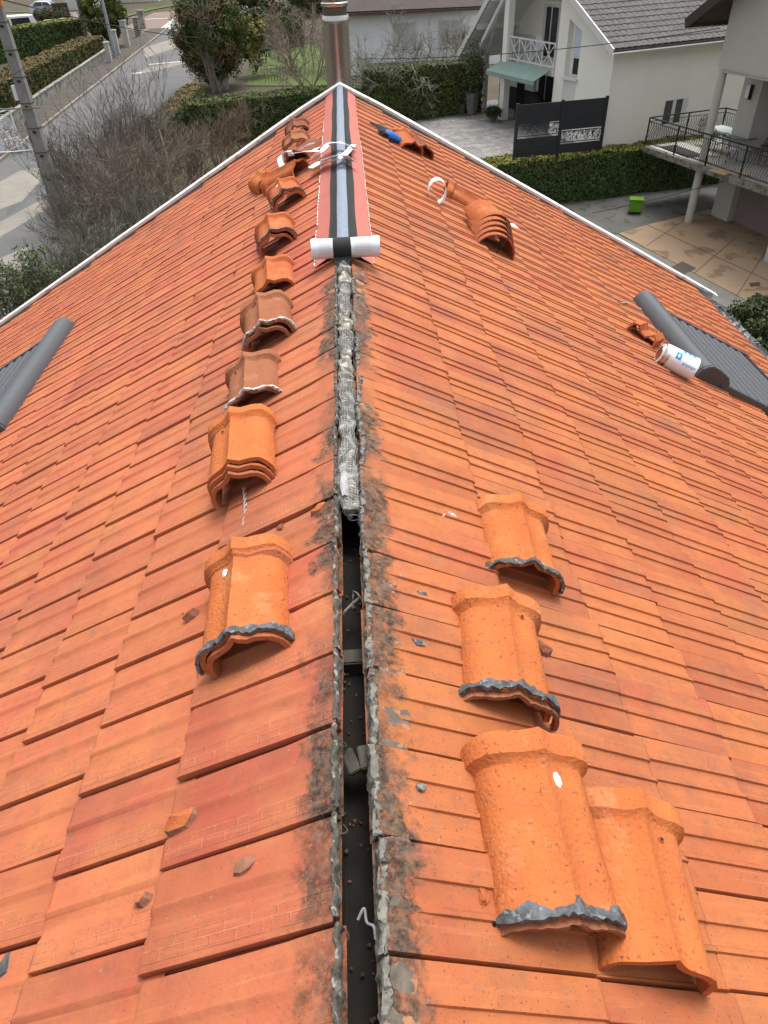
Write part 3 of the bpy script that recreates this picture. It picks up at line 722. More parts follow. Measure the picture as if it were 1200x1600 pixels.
for k, (a, b) in enumerate((((683, 806), (700, 807)), ((695, 800), (718, 813)), ((700, 806), (703, 800)))):
    sp_.append([on(*a, .022), (on(*a, .03)+on(*b, .03))/2+Vector((.003, 0, .004)), on(*b, .022)])
m = MB()
for q in sp_: m.tube(q, [.003, .006, .003], 5)
tag(m.build('putty_scrap', WHITE, None, True), 'small white putty scrap on the tiles above the right ridge tiles', 'debris')
# clay shards: irregular chunks with a broken face
def shard(px, py, dims, yaw, label, mt=CL_MID, seed=0, cat='tile shard'):
    rr = random.Random(seed); q = on(px, py, .018); g = 1 if q.x > 0 else -1; fr = slope_frame(g*abs(q.x)/cp, q.y, .018, yaw, rr.uniform(-8, 8), rr.uniform(-12, 12)); fr.translation = q
    a, b, c_ = [q_*1.5 for q_ in dims]; n = 7; ring = [(math.cos(2*math.pi*i/n+.3), math.sin(2*math.pi*i/n+.3)) for i in range(n)]
    ra = [rr.uniform(.75, 1.1) for _ in ring]
    lo = [Vector((x*a*r_, y*b*r_, -.002)) for (x, y), r_ in zip(ring, ra)]; hi = [Vector((x*a*r_*rr.uniform(.65, .98), y*b*r_*rr.uniform(.65, .98), c_*rr.uniform(.6, 1.2))) for (x, y), r_ in zip(ring, ra)]
    t = empty('tile_shard', label=label, cat=cat, mw=fr)
    m = MB(); m.grid([lo, hi], close=True); m.f.append(tuple(range(n))[::-1]); m.build('broken_face', CL_IN if c_ > .012 else mt, t)
    m = MB(); m.add([(p.x, p.y, p.z+.0006) for p in hi]+[(sum(p.x for p in hi)/n, sum(p.y for p in hi)/n, c_*1.15)], [(i, (i+1) % n, n) for i in range(n)]); m.build('clay_face', mt, t)
    return t
shard(294, 1288, (.040, .018, .022), 22, 'oblong clay shard lying on the first tiles, bottom left', CL_MID, 1)
shard(387, 1353, (.024, .012, .010), 30, 'jagged brown shard on the big tile left of the gap', CL_IN, 2)
shard(225, 1408, (.018, .012, .012), 15, 'small forked orange shard below the oblong one', CL_MID, 3)
shard(302, 963, (.020, .011, .020), 40, 'curved orange chip left of the nearest left ridge tile', CL_MID, 4)
shard(499, 797, (.022, .010, .010), 35, 'orange sliver lying beside the open gap', CL_BRIGHT, 5)
shard(440, 826, (.010, .012, .008), 20, 'dark brown shard by a chipped spot between left ridge tiles', CL_DARK, 6)
shard(845, 1022, (.026, .020, .022), 10, 'brown clay lump right of the middle right ridge tile', CL_DARK, 7)
shard(750, 1397, (.010, .022, .008), 5, 'flaky clay chip left of the largest ridge tile', CL_MID, 8)
shard(8, 1512, (.015, .022, .008), 5, 'black and white chip at the bottom left corner', SEAL, 9)
shard(657, 1232, (.010, .008, .006), 5, 'pale mortar crumb on stained tiles right of the gap', MORTB, 10)
# twisted wire, white twist, light wire
q0, q1 = on(381, 762, .05), on(381, 836, .02); m = MB()
for ph in (0, math.pi):
    m.tube([q0.lerp(q1, t)+Vector((.0045*math.cos(t*26+ph)+.006*math.sin(t*4), 0, .0045*math.sin(t*26+ph))) for t in np.linspace(0, 1, 60)], .0030, 5)
tag(m.build('twisted_wire', mat('wire_pale', (.42, .40, .37), (.25, .23, .21), 40, .7), None, True), 'twisted grey wire hanging from the nested stack of ridge tiles', 'wire')
m = MB(); m.tube(smooth([Vector((-.0, .53, .0)), Vector((.012, .545, .01)), Vector((.016, .525, .0)), Vector((.028, .515, .006)), Vector((.03, .50, -.01))]), .0025, 5)
tag(m.build('white_twist', WIRE, None, True), 'bent white wire twist inside the open gap near the bottom', 'wire')
m = MB(); m.tube(smooth([on(383, 276+0, .02), on(457, 275, .05), on(480, 265, .03), on(498, 262, .02)][1:]), .002, 4)
tag(m.build('thin_wire', WIRE, None, True), 'thin pale wire poking out of the crosswise ridge tile', 'wire')
m = MB(); m.tube(smooth([on(968, 476, .02), on(972, 473, .05), on(985, 474, .03), on(1003, 484, .03)]), .006, 5)
tag(m.build('cable_end', mat('grey_cable', (.35, .32, .28), None), None, True), 'bent cable end poking out of the tiles by the right shutter box', 'cable')
# gloves
GB = mat('glove_black', (.02, .02, .022), (.035, .035, .04), 60, .8, .002, 80); GBL = mat('glove_blue', (.02, .16, .52), (.015, .12, .42), 40, .7, .002, 80)
def glove(px, py, yaw, label, blue):
    q = on(px, py, .06 if blue else .03); fr = slope_frame(q.x/cp, q.y, .03, yaw) @ Matrix.Scale(1.25, 4); fr.translation = q; t = empty('work_glove', label=label, cat='glove', group='pair of work gloves', mw=fr)
    m = MB(); m.tube([(0, -.10, .0), (0, -.06, .002), (0, -.02, .004), (0, .02, .002), (0, .045, .0)], [.034, .038, .043, .042, .030], 10)
    m.v = [(x, y, z*.55) for x, y, z in m.v]; m.v = [(x, y, z*1.5) for x, y, z in m.v]; m.build('glove_palm', GBL if blue else GB, t, True)
    for k, (x, L_, a) in enumerate(((-.032, .06, -10), (-.011, .075, -3), (.011, .07, 3), (.031, .055, 10))):
        d = Vector((math.sin(R(a)), math.cos(R(a)), 0)); b = Vector((x, .03, .0))
        MB().tube([b, b+d*L_*.5+Vector((0, 0, .010)), b+d*L_*.85+Vector((0, 0, .004)), b+d*L_+Vector((0, 0, -.004))], [.013, .0125, .011, .006], 8).build('glove_finger', GB, t, True)
    MB().tube([(.035, -.03, 0), (.06, -.005, .006), (.066, .025, .0)], [.015, .013, .008], 8).build('glove_thumb', GB, t, True)
glove(594, 203, 55, 'black work glove lying open nearer the membrane', False)
glove(608, 212, 115, 'blue and black work glove tucked under the ridge tile', True)

# ---- roof windows with shutters
def roof_window(g, sb, ya, yb, slen, ywid, label):
    fr = slope_frame(g*sb, ya, .0); w = empty('shuttered_roof_window', label=label, cat='roof window', group='shuttered roof windows', mw=fr)
    inv = fr.inverted()
    L_ = yb-ya; m = MB(); N = 16
    prof = [(-.10*g, .0), (-.105*g, .05), (-.095*g, .11), (-.070*g, .145), (-.035*g, .162), (.02*g, .160), (.06*g, .150), (.090*g, .115), (.092*g, .07), (.092*g, .0)]
    rows = [[Vector((x*k, y, z*k+(1-k)*.02)) for x, z in prof] for y, k in ((-.0, .9), (.006, 1), (L_*.5, 1), (L_-.006, 1), (L_, .93))]
    m.grid(rows if g < 0 else rows[::-1]); n = len(prof); m.f.append(tuple(range(n))); m.f.append(tuple(range(4*n, 5*n))[::-1])
    m.build('roller_box', SHUT, w, True)
    # end cap plate
    m = MB(); pts = [(x*1.04+.02*g*(x*g > 0), z*1.02) for x, z in prof]
    pts[-3:] = [(.15*g, .14), (.20*g, .10), (.20*g, .0)]
    m.add([(x, -.035, z) for x, z in pts]+[(x, -.004, z) for x, z in pts], [tuple(range(n)), tuple(range(2*n-1, n-1, -1))]+[(i, n+i, n+(i+1) % n, (i+1) % n) for i in range(n)])
    m.build('end_cap', SHUT, w, bevel=.006)
    # curtain of slats
    k = 0; x = .095
    while x < slen:
        m = MB(); pr = [(0, .050), (.010, .070), (.040, .080), (.075, .078), (.092, .066), (.098, .050)]
        rows = [[Vector((g*(x+a), y, b)) for a, b in pr] for y in (.03, ywid)]
        m.shell(rows if g > 0 else rows[::-1], .006); m.build('shutter_slat', SHUT, w); x += .108
    for y in (-.02, ywid+.02):
        m = MB(); m.box((g*(.08+slen/2+.03), y, .04), (slen-.02, .06, .09)); m.build('side_rail', SHUT, w, bevel=.008)
    m = MB(); m.box((g*(slen+.05), ywid/2, .045), (.05, ywid+.1, .07)); m.build('bottom_bar', SHUTD, w, bevel=.006)
    m = MB()
    m.box((g*(slen/2+.02), ywid/2, .018), (slen+.06, ywid+.14, .012)); m.build('flashing', SHUTD, w)
    return w
roof_window(1, 3.20, 4.97, 6.50, 1.28, 1.48, 'grey roller-shutter roof window on the right slope behind the paint can')
roof_window(-1, 3.05, 4.62, 6.42, 1.30, 1.78, 'grey roller-shutter roof window cut by the left picture edge')

# ---- paint can
CANW = mat('can_label_white', (.78, .79, .80), (.72, .73, .74), 12, .35, spec=.5); CANM = mat('can_tin', (.62, .58, .54), (.5, .46, .42), 20, .3, metal=1.); BLUE = mat('can_blue_print', (.02, .30, .60)); PAINT = mat('red_brown_paint', (.20, .05, .03), (.13, .035, .025), 20, .4)
a = on(1033, 552, .10); b = on(1083, 577, .12)
ax = (b-a).normalized(); n_ = Vector((sp, 0, cp)); x_ = ax.cross(n_).normalized(); z_ = x_.cross(ax)
fr = Matrix((x_, ax, z_)).transposed().to_4x4(); fr.translation = a
can = empty('paint_can', label='white paint can lying on its side against the shutter box', cat='paint can', mw=fr)
CL = (b-a).length*1.0; CR = .088
print('CAN', CL)
MB().tube([(0, .0, 0), (0, .004, 0), (0, .010, 0), (0, CL*.25, 0), (0, CL-.01, 0), (0, CL-.006, 0), (0, CL, 0)], [CR-.004, CR+.003, CR-.001, CR, CR, CR+.003, CR+.001], 36).build('can_body', CANW, can, True)
MB().tube([(0, -.006, 0), (0, .006, 0)], [CR+.0035, CR+.004], 36).build('can_rim', CANM, can, True)
MB().cyl((0, -.009, 0), (0, -.004, 0), CR-.012, 32).build('can_lid_ring', CANW, can, True)
MB().tube([(0, -.016, 0), (0, -.007, 0)], [CR-.034, CR-.03], 32).build('can_neck', CANM, can, True)
MB().cyl((0, -.018, 0), (0, -.012, 0), CR-.042, 28).build('paint_opening', PAINT, can, True)
def patch(y0_, y1_, a0, a1, mt, nm, e=.0015):
    m = MB(); rows = [[Vector(((CR+e)*math.sin(q), y, (CR+e)*math.cos(q))) for q in np.linspace(a0, a1, 8)] for y in (y0_, y1_)]
    m.grid(rows[::-1]); m.build(nm, mt, can)
patch(.02, .045, 1.2, 2.9, CANM, 'bare_tin_band'); patch(.02, .045, -3.0, -1.2, CANM, 'bare_tin_band')
u = CL
patch(.30*u, .46*u, 1.15, .55, BLUE, 'blue_square'); patch(.35*u, .40*u, 1.00, .72, CANW, 'square_letter', .0025)
for k in range(3): patch((.48+.14*k)*u, (.58+.14*k)*u, -.05, .28, BLUE, 'blue_tick_box')
for k in range(9): patch((.55+.045*k)*u, (.575+.045*k)*u, 1.45-.05*(k % 3), 1.18+.04*(k % 2), BLUE, 'printed_letter')
for k in range(5): patch((.36+.03*k)*u, (.375+.03*k)*u, .30, .42, LG, 'printed_letter')
# handle
MB().tube([(CR*1.02*math.cos(q), .03+.05*math.sin(q)*0-.02, CR*1.04*math.sin(q)) for q in np.linspace(-2.9, .2, 20)], .002, 5).build('wire_handle', CANM, can, True)
# broken clay piece beside the can
q = on(1005, 527, .03); fr = slope_frame(q.x/cp, q.y, .02, -40, 0, 8); fr.translation = q
t = empty('broken_ridge_tile', label='broken red-brown ridge tile end lying beside the paint can', cat='roof tile', mw=fr)
rows = [[Vector((x*1.0, y, z)) for x, z in ((-.13, .0), (-.12, .07), (-.07, .09), (-.03, .045), (.02, .05), (.07, .11), (.12, .09), (.14, .0))] for y in (-.16, -.09, .0, .10)]
rr = random.Random(4); rows = [[p+Vector((0, rr.uniform(-.025, .025), rr.uniform(-.006, .006))) for p in r_] for r_ in rows]
MB().shell(rows, .016).build('tile_body', CL_MID, t, True)

# ================================================================== GROUND, STREET
def H(x, y):
    return -8.2 + .0278*(min(max(y, 20), 120)-20)
def HG(x, y):
    h = H(x, y)
    if x > 1.6 and y > 33.0: return max(h, -6.3)
    return h
def T(px, py, dz=0.):
    z = -7.
    for _ in range(40):
        q = at(px, py, z+dz); z = H(q.x, q.y)
    return at(px, py, z+dz)
def sheet(name, outline, dz, mt, step=None, hfun=H):
    m = MB(); m.add([(x, y, hfun(x, y)+dz) for x, y in outline], [tuple(range(len(outline)))])
    me = m.mesh(name, mt); o = link(name, me)
    bm = bmesh.new(); bm.from_mesh(me); bmesh.ops.triangulate(bm, faces=bm.faces)
    for f in bm.faces:
        if f.normal.z < 0: f.normal_flip()
    bm.to_mesh(me); bm.free(); return tag(o, kind='structure')
EARTH = mat('garden_earth', (.050, .046, .028), (.085, .065, .042), .35, .95, .05, 4, c3=(.055, .070, .022), s3=1.1, a3=.7, t3=.57)
m = MB(); xs = sorted(set(list(np.linspace(-160, 160, 60))+[1.59, 1.61, 3, 5, 7, 10, 14])); ys_ = sorted(set(list(np.linspace(-30, 20, 6))+list(np.linspace(20, 120, 50))+[32.99, 33.01]+[160, 250, 400, 900]))
m.grid([[Vector((x, y, HG(x, y))) for x in xs] for y in ys_]); tag(m.build('ground', EARTH), kind='structure')
ASPH = mat('road_asphalt', (0.122, 0.122, 0.120), (0.094, 0.094, 0.095), .5, .93, .004, 30, c3=(0.116, 0.112, 0.106), s3=1.6, a3=.6, t3=.55)
ASPHL = mat('pale_road_patch', (0.227, 0.210, 0.181), (0.185, 0.172, 0.151), .8, .93, .003, 30, c3=(0.143, 0.134, 0.126), s3=3, a3=.5, t3=.6)
ASPHD = mat('dark_road_patch', (.085, .087, .092), (.10, .10, .105), 1, .93, .003, 30)
sheet('road', [(-18.6, 20), (-11.4, 20), (-11.4, 120), (-18.6, 120)], .02, ASPH); sheet('road', [(-18.6, -20), (-11.4, -20), (-11.4, 20), (-18.6, 20)], .02, ASPH)
sheet('road', [(-11.2, 150), (-18.8, 150), (-18.7, 119.9), (-11.3, 119.9)], .02, ASPH)
def patch_px(px, dz, mt, name='road_patch'):
    q = [T(*p) for p in px]; return sheet(name, [(v.x, v.y) for v in q], dz, mt)
patch_px([(0, 285), (30, 268), (64, 262), (62, 285), (35, 315), (0, 328)], .026, ASPHL)
patch_px([(0, 405), (45, 385), (60, 405), (30, 425), (0, 432)], .026, ASPHL)
patch_px([(0, 348), (55, 318), (75, 310), (70, 330), (20, 360), (0, 372)], .026, ASPHL)
patch_px([(222, 75), (275, 60), (275, 75), (225, 92)], .026, ASPHL)
patch_px([(262, 30), (380, 0), (345, 32), (275, 50)], .026, ASPHL)
patch_px([(205, 118), (235, 105), (288, 96), (288, 100), (240, 112)], .026, ASPHL)
patch_px([(150, 190), (200, 160), (205, 175), (165, 205)], .030, ASPHD)
patch_px([(15, 300), (70, 258), (90, 262), (60, 300), (10, 340)], .022, ASPHD)
PINK = mat('pinkish_paving', (.20, .14, .115), (.165, .125, .105), 1.2, .9)
patch_px([(192, 45), (240, 20), (292, 16), (268, 44), (225, 52)], .026, PINK, 'side_road')
PAVE = mat('leafy_pavement', (0.060, 0.054, 0.047), (0.086, 0.075, 0.065), 1.5, .95, .01, 8, c3=(0.114, 0.078, 0.043), s3=7, a3=.8, t3=.58)
m = MB(); m.shell([[Vector((x, y, H(x, y)+.13)) for x in (-20.6, -18.72)] for y in (20, 60, 93)], .12); tag(m.build('pavement', PAVE), kind='structure')
KERB = mat('kerb_stone', (.26, .245, .21), (.17, .155, .13), 2, .9, .003, 20)
for i in range(72):                                         # kerb stones, one metre each
    y = 21+i; o = MB().bar((-18.63, y, H(0, y)+.07), (-18.63, y+.97, H(0, y+.97)+.07), .16, .16).build('kerb_stone', KERB); o['kind'] = 'structure'
WPAINT = mat('road_paint', (.60, .60, .58), (.42, .42, .40), 6, .8)
m = MB()
for k in range(7):
    a, b = T(249+3.4*k, 46-2.7*k), T(258+2.2*k, 47-2.7*k); 
    m.add([(a.x, a.y, a.z+.032), (b.x+.5, b.y, b.z+.032), (b.x+.5, b.y+1.1, b.z+.062), (a.x, a.y+1.1, a.z+.062)], [(0, 1, 2, 3)])
tag(m.build('crossing_marking', WPAINT), kind='structure')
m = MB()
for (p, q) in (((205, 32), (262, 29)), ((233, 102), (286, 97)), ((205, 116), (221, 115))):
    a, b = T(*p), T(*q); m.add([(a.x, a.y, a.z+.034), (b.x, b.y, b.z+.034), (b.x, b.y+.35, b.z+.044), (a.x, a.y+.35, a.z+.044)], [(0, 1, 2, 3)])
tag(m.build('road_line', WPAINT), kind='structure')
LAWN = mat('lawn_grass', (.060, .095, .018), (.085, .115, .030), 3, .95, .02, 30)
patch_px([(385, 135), (395, 95), (430, 72), (475, 66), (520, 90), (520, 135)], .05, LAWN, 'lawn')
patch_px([(196, 28), (205, -30), (300, -30), (283, 8), (240, 16)], .08, LAWN, 'lawn')
patch_px([(0, 20), (0, -60), (150, -60), (130, 20)], .05, LAWN, 'lawn')
patch_px([(0, 118), (55, 104), (48, 122), (36, 138), (0, 142)], .05, mat('pale_drive', (.50, .50, .49), (.42, .42, .41), 2, .9), 'pale_driveway')
patch_px([(0, 34), (120, 18), (125, 36), (60, 60), (0, 75)], .045, mat('yard_gravel', (.20, .175, .155), (.16, .14, .13), 2, .95), 'yard')

# ================================================================== FOLIAGE GENERATORS
def leaf_mesh(name, pts, nrm, size, mt, seed=0, flat=.6, aspect=1.6):
    r = np.random.default_rng(seed); n = len(pts); d = r.normal(size=(n, 3)); nn = nrm*flat + d*(1-flat)*.8; nn /= np.linalg.norm(nn, axis=1, keepdims=True)+1e-9
    a = np.cross(nn, r.normal(size=(n, 3))); a /= np.linalg.norm(a, axis=1, keepdims=True)+1e-9; b = np.cross(nn, a)
    s = size*r.uniform(.6, 1.35, (n, 1)); a = a*s*aspect*.5; b = b*s*.5
    V = np.stack([pts-a, pts-b*.9, pts+a, pts+b*.9], 1).reshape(-1, 3)
    return npmesh(name, V, np.arange(4*n).reshape(-1, 4), mt)
def leaf_mat(name, a, b, c, sc=1.5):
    m = mat(name, a, b, sc, .7, c3=c, s3=sc*5, a3=.85, t3=.52, spec=.25)
    return m
def hedge(a, b, width, h0, h1, label, m_side, m_top, dens=450, size=.07, seed=0, hf=HG, top_dens=1.):
    """clipped hedge from a to b (front foot line), width to the left of a->b; h0 = base height fn, h1 = top above base"""
    a, b = np.array(a, float), np.array(b, float); L = np.linalg.norm(b-a); d = (b-a)/L; n = np.array([-d[1], d[0]]); r = np.random.default_rng(seed)
    t = empty('hedge', (a[0], a[1], h0), label, 'hedge'); off = Matrix.Translation((-a[0], -a[1], -h0))
    def wob(u, v): return .10*np.sin(u*1.7+seed)+.06*np.sin(u*4.3+v*2.1)+.04*np.sin(u*9.1-v*5)
    core = MB(); N = 12
    rows = []
    for i in range(N+1):
        u = L*i/N; c = a+d*u; w = wob(u, 0)
        p = lambda x, z: Vector((c[0]+n[0]*x-a[0], c[1]+n[1]*x-a[1], z))
        rows.append([p(.12-w*.5, -.6), p(.10-w*.5, h1-.18), p(.22, h1-.08+w*.3), p(width-.22, h1-.08+w*.3), p(width-.1, h1-.18), p(width-.1, -.6)])
    core.grid(rows); k = len(core.v); core.f.append(tuple(range(6))); core.f.append(tuple(range(k-6, k))); core.build('hedge_wood', CORE, t)
    def face(cnt, kind):
        if kind == 'front': u = r.uniform(0, L, cnt); z = r.uniform(-.1, h1, cnt)**1; x = -wob(u, z)*.5+r.normal(0, .03, cnt)+.03; nr = np.array([-n[0], -n[1], .15])
        elif kind == 'back': u = r.uniform(0, L, cnt); z = r.uniform(0, h1, cnt); x = width+wob(u, z)*.3; nr = np.array([n[0], n[1], .1])
        elif kind == 'top': u = r.uniform(0, L, cnt); x = r.uniform(0, width, cnt); z = h1+wob(u, x)*.45+r.normal(0, .025, cnt); nr = np.array([0, 0, 1.])
        elif kind == 'l': u = np.zeros(cnt)+r.normal(0, .04, cnt); x = r.uniform(0, width, cnt); z = r.uniform(0, h1, cnt); nr = np.array([-d[0], -d[1], .1])
        else: u = np.full(cnt, L)+r.normal(0, .04, cnt); x = r.uniform(0, width, cnt); z = r.uniform(0, h1, cnt); nr = np.array([d[0], d[1], .1])
        P = np.stack([d[0]*u+n[0]*x, d[1]*u+n[1]*x, z], 1); return P, np.tile(nr, (cnt, 1))
    side = [face(int(L*h1*dens), 'front'), face(int(L*h1*dens*.8), 'back'), face(int(width*h1*dens), 'l'), face(int(width*h1*dens), 'r')]
    o = link('hedge_side', leaf_mesh('hedge_side', np.concatenate([x[0] for x in side]), np.concatenate([x[1] for x in side]), size, m_side, seed), t); o['kind'] = 'stuff'
    tp = face(int(L*width*dens*1.1*top_dens), 'top'); o = link('hedge_top', leaf_mesh('hedge_top', tp[0], tp[1], size, m_top, seed+1), t); o['kind'] = 'stuff'
    return t
CORE = mat('hedge_inner', (.012, .018, .007), (.022, .020, .010), 3, .95)
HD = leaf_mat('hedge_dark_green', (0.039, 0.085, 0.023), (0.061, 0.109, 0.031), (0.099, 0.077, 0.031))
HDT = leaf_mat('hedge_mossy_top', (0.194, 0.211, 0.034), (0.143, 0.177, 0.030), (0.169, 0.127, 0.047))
HB = leaf_mat('hedge_green_brown', (0.050, 0.077, 0.018), (0.106, 0.062, 0.027), (0.069, 0.094, 0.022), .8)
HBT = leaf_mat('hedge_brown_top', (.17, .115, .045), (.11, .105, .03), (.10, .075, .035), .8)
HM = leaf_mat('hedge_mid_green', (0.060, 0.090, 0.022), (0.090, 0.108, 0.026), (0.074, 0.067, 0.026))
# right garden
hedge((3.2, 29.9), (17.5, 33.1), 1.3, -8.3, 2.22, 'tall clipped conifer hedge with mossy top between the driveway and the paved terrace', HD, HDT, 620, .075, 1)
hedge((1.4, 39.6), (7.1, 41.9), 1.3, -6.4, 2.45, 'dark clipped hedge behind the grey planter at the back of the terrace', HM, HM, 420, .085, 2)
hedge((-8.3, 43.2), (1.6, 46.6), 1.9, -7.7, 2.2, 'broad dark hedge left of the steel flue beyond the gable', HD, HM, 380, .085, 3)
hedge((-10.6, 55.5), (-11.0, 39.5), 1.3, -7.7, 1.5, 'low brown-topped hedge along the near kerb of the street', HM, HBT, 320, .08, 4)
# street side
hedge((-21.1, 50.0), (-21.3, 77.0), 2.0, -7.3, 2.15, 'clipped hedge with rusty brown top behind the low street wall', HB, HBT, 260, .10, 5)
hedge((-33.5, 68.6), (-24.8, 83.5), 1.9, -6.9, 2.6, 'long dark green hedge hiding the lower half of the white van', HD, HDT, 200, .12, 6)
hedge((-8.2, 74.), (-3.5, 77.), 1.6, -6.7, 2.4, 'small dark hedge above the lawn near the white picket fence', HD, HM, 160, .13, 7)

def tubes(name, lines, mt, n=3):
    """lines: list of (pts (k,3), r0, r1)"""
    V, Fq, vo = [], [], 0
    ang = np.arange(n)*2*np.pi/n
    for P, r0_, r1_ in lines:
        P = np.asarray(P, float); k = len(P); d = np.gradient(P, axis=0); d /= np.linalg.norm(d, axis=1, keepdims=True)+1e-9
        ref = np.array([.3, .2, .93]) if abs(d[0][2]) < .8 else np.array([.9, .3, .1]); x = np.cross(d, ref); x /= np.linalg.norm(x, axis=1, keepdims=True)+1e-9; y = np.cross(d, x)
        rr_ = np.linspace(r0_, r1_, k)[:, None, None]
        ring = P[:, None, :] + (x[:, None, :]*np.cos(ang)[None, :, None]+y[:, None, :]*np.sin(ang)[None, :, None])*rr_
        V.append(ring.reshape(-1, 3)); i = np.arange(k-1)[:, None]*n; j = np.arange(n)[None, :]; j2 = (j+1) % n
        Fq.append(np.stack([i+j, i+j2, i+n+j2, i+n+j], -1).reshape(-1, 4)+vo); vo += k*n
    return npmesh(name, np.concatenate(V), np.concatenate(Fq), mt)
def grow(r, p, d, L, rad_, depth, out, spread=.6, kids=4, up_=.15, crook=.12, minr=.004, tips=None):
    k = 6; pts = [p]; dd = d.copy()
    for i in range(k-1):
        dd = dd + r.normal(0, crook, 3) + np.array([0, 0, up_*.3]); dd /= np.linalg.norm(dd); pts.append(pts[-1]+dd*L/(k-1))
    out.append((np.array(pts), rad_, max(rad_*.45, minr)))
    if depth == 0:
        if tips is not None: tips.append(pts[-1])
        return
    for c in range(kids):
        t = r.uniform(.25, 1.); i = min(int(t*(k-1)), k-2); q = pts[i]+(pts[i+1]-pts[i])*(t*(k-1)-i)
        nd = dd + r.normal(0, spread, 3); nd[2] += up_; nd /= np.linalg.norm(nd)
        grow(r, q, nd, L*r.uniform(.45, .75), max(rad_*.55, minr), depth-1, out, spread, kids, up_, crook, minr, tips)
def shrub(x, y, h, w, label, mt, seed, stems=12, depth=2, kids=4, rad_=.018, spread=.5, up_=.15, leafm=None, z=None, minr=.004, group='bare shrubs between our house and the street', cat='shrub', leafs=0, leafsize=.06):
    r = np.random.default_rng(seed); z = HG(x, y)-.05 if z is None else z; t = empty('bare_shrub' if not leafs else 'leafy_shrub', (x, y, z), label, cat, group); out = []; tips = []
    for s_ in range(stems):
        a = r.uniform(0, 2*np.pi); lean = r.uniform(.05, .6)*w/h
        d = np.array([math.cos(a)*lean, math.sin(a)*lean, 1.]); d /= np.linalg.norm(d)
        grow(r, np.array([math.cos(a)*.15*w*r.random(), math.sin(a)*.15*w*r.random(), 0.]), d, h*r.uniform(.5, .75), rad_*r.uniform(.6, 1.1), depth, out, spread, kids, up_, .12, minr, tips)
    big = [l for l in out if l[1] > rad_*.58]; sm = [l for l in out if l[1] <= rad_*.58]
    link('stems', tubes('stems', big, mt, 4), t)
    if sm: o = link('twigs', tubes('twigs', sm, mt, 3), t); o['kind'] = 'stuff'
    if leafs:
        tp = np.array(tips); P = tp[r.integers(0, len(tp), leafs)]+r.normal(0, .10, (leafs, 3)); o = link('leaves', leaf_mesh('leaves', P, np.tile([0, 0, 1.], (leafs, 1)), leafsize, leafm, seed, .4), t); o['kind'] = 'stuff'
    return t
TWG = mat('twig_grey', (0.123, 0.104, 0.087), (0.174, 0.152, 0.131), 6, .9); TWB = mat('twig_brown', (.17, .135, .105), (.24, .20, .165), 6, .9); TWL = mat('twig_lichen', (0.232, 0.239, 0.189), (0.145, 0.138, 0.109), 9, .9); TWR = mat('twig_rusty', (.20, .135, .085), (.16, .125, .09), 6, .9)
LVG = leaf_mat('leaf_grey_green', (.055, .085, .035), (.085, .105, .050), (.11, .10, .05)); LVY = leaf_mat('leaf_yellow', (.30, .25, .035), (.15, .16, .03), (.22, .18, .04)); LVB = leaf_mat('leaf_brown', (.10, .055, .025), (.07, .05, .025), (.05, .06, .02))
LVD = leaf_mat('leaf_dark', (.025, .045, .014), (.040, .060, .018), (.05, .045, .018))
# (photo pixel of the foot, height, width ...) feet are put on the ground
SH = [((232, 300), 4.3, 3.0, 'tall bare grey shrub nearest the street, its twigs spread over the asphalt', TWG, 14, 3, 3),
      ((160, 345), 3.2, 2.6, 'bare grey shrub left of the tallest one, over the road edge', TWG, 14, 3, 3),
      ((125, 395), 2.4, 2.2, 'low bare shrub close to the foot of the concrete pole', TWG, 12, 3, 3),
      ((200, 380), 3.0, 2.4, 'dense brown shrub in the middle of the thicket', TWB, 16, 3, 3),
      ((255, 350), 3.0, 2.4, 'brown shrub behind the white verge left of the birch-like trunk', TWB, 16, 3, 3),
      ((295, 300), 2.6, 2.4, 'brown twiggy shrub in front of the low street hedge', TWB, 16, 3, 3),
      ((345, 262), 2.4, 2.6, 'rusty fine-twigged shrub near the wide dark hedge', TWR, 22, 3, 3),
      ((385, 235), 2.2, 2.2, 'rusty fine-twigged shrub close to the verge below the wide hedge', TWR, 22, 3, 3),
      ((165, 430), 1.9, 2.2, 'pale lichen-covered tangled shrub beside the verge', TWL, 14, 3, 4),
      ((110, 465), 1.8, 2.0, 'pale tangled shrub low on the verge, left part of the thicket', TWL, 14, 3, 4),
      ((120, 330), 3.0, 2.8, 'bare grey shrub spreading over the road beside the concrete pole', TWG, 14, 3, 3),
      ((190, 320), 3.8, 3.0, 'tall bare grey shrub second from the pole, over the street', TWG, 14, 3, 3),
      ((215, 345), 3.0, 2.6, 'brown shrub directly under the tall grey ones', TWB, 16, 3, 3),
      ((240, 270), 3.0, 2.6, 'thin-twigged grey-brown shrub in front of the brown-topped low hedge', TWB, 14, 3, 3),
      ((140, 410), 2.4, 2.4, 'grey tangled shrub between the pole foot and the verge', TWG, 16, 3, 3),
      ((310, 285), 2.2, 2.4, 'rusty twiggy shrub touching the verge right of the birch-like trunk', TWR, 20, 3, 3),
      ((225, 395), 1.9, 2.2, 'greyish tangled shrub next to the verge below the brown shrubs', TWL, 14, 3, 4)]
for i, (p, h, w, lb, mt, st, dp, kd) in enumerate(SH):
    q = T(*p); shrub(q.x, q.y, h, w, lb, mt, 100+i, stems=st, depth=dp, kids=kd+(1 if mt is not TWR else 0), rad_=.022, spread=.55, minr=.0065)
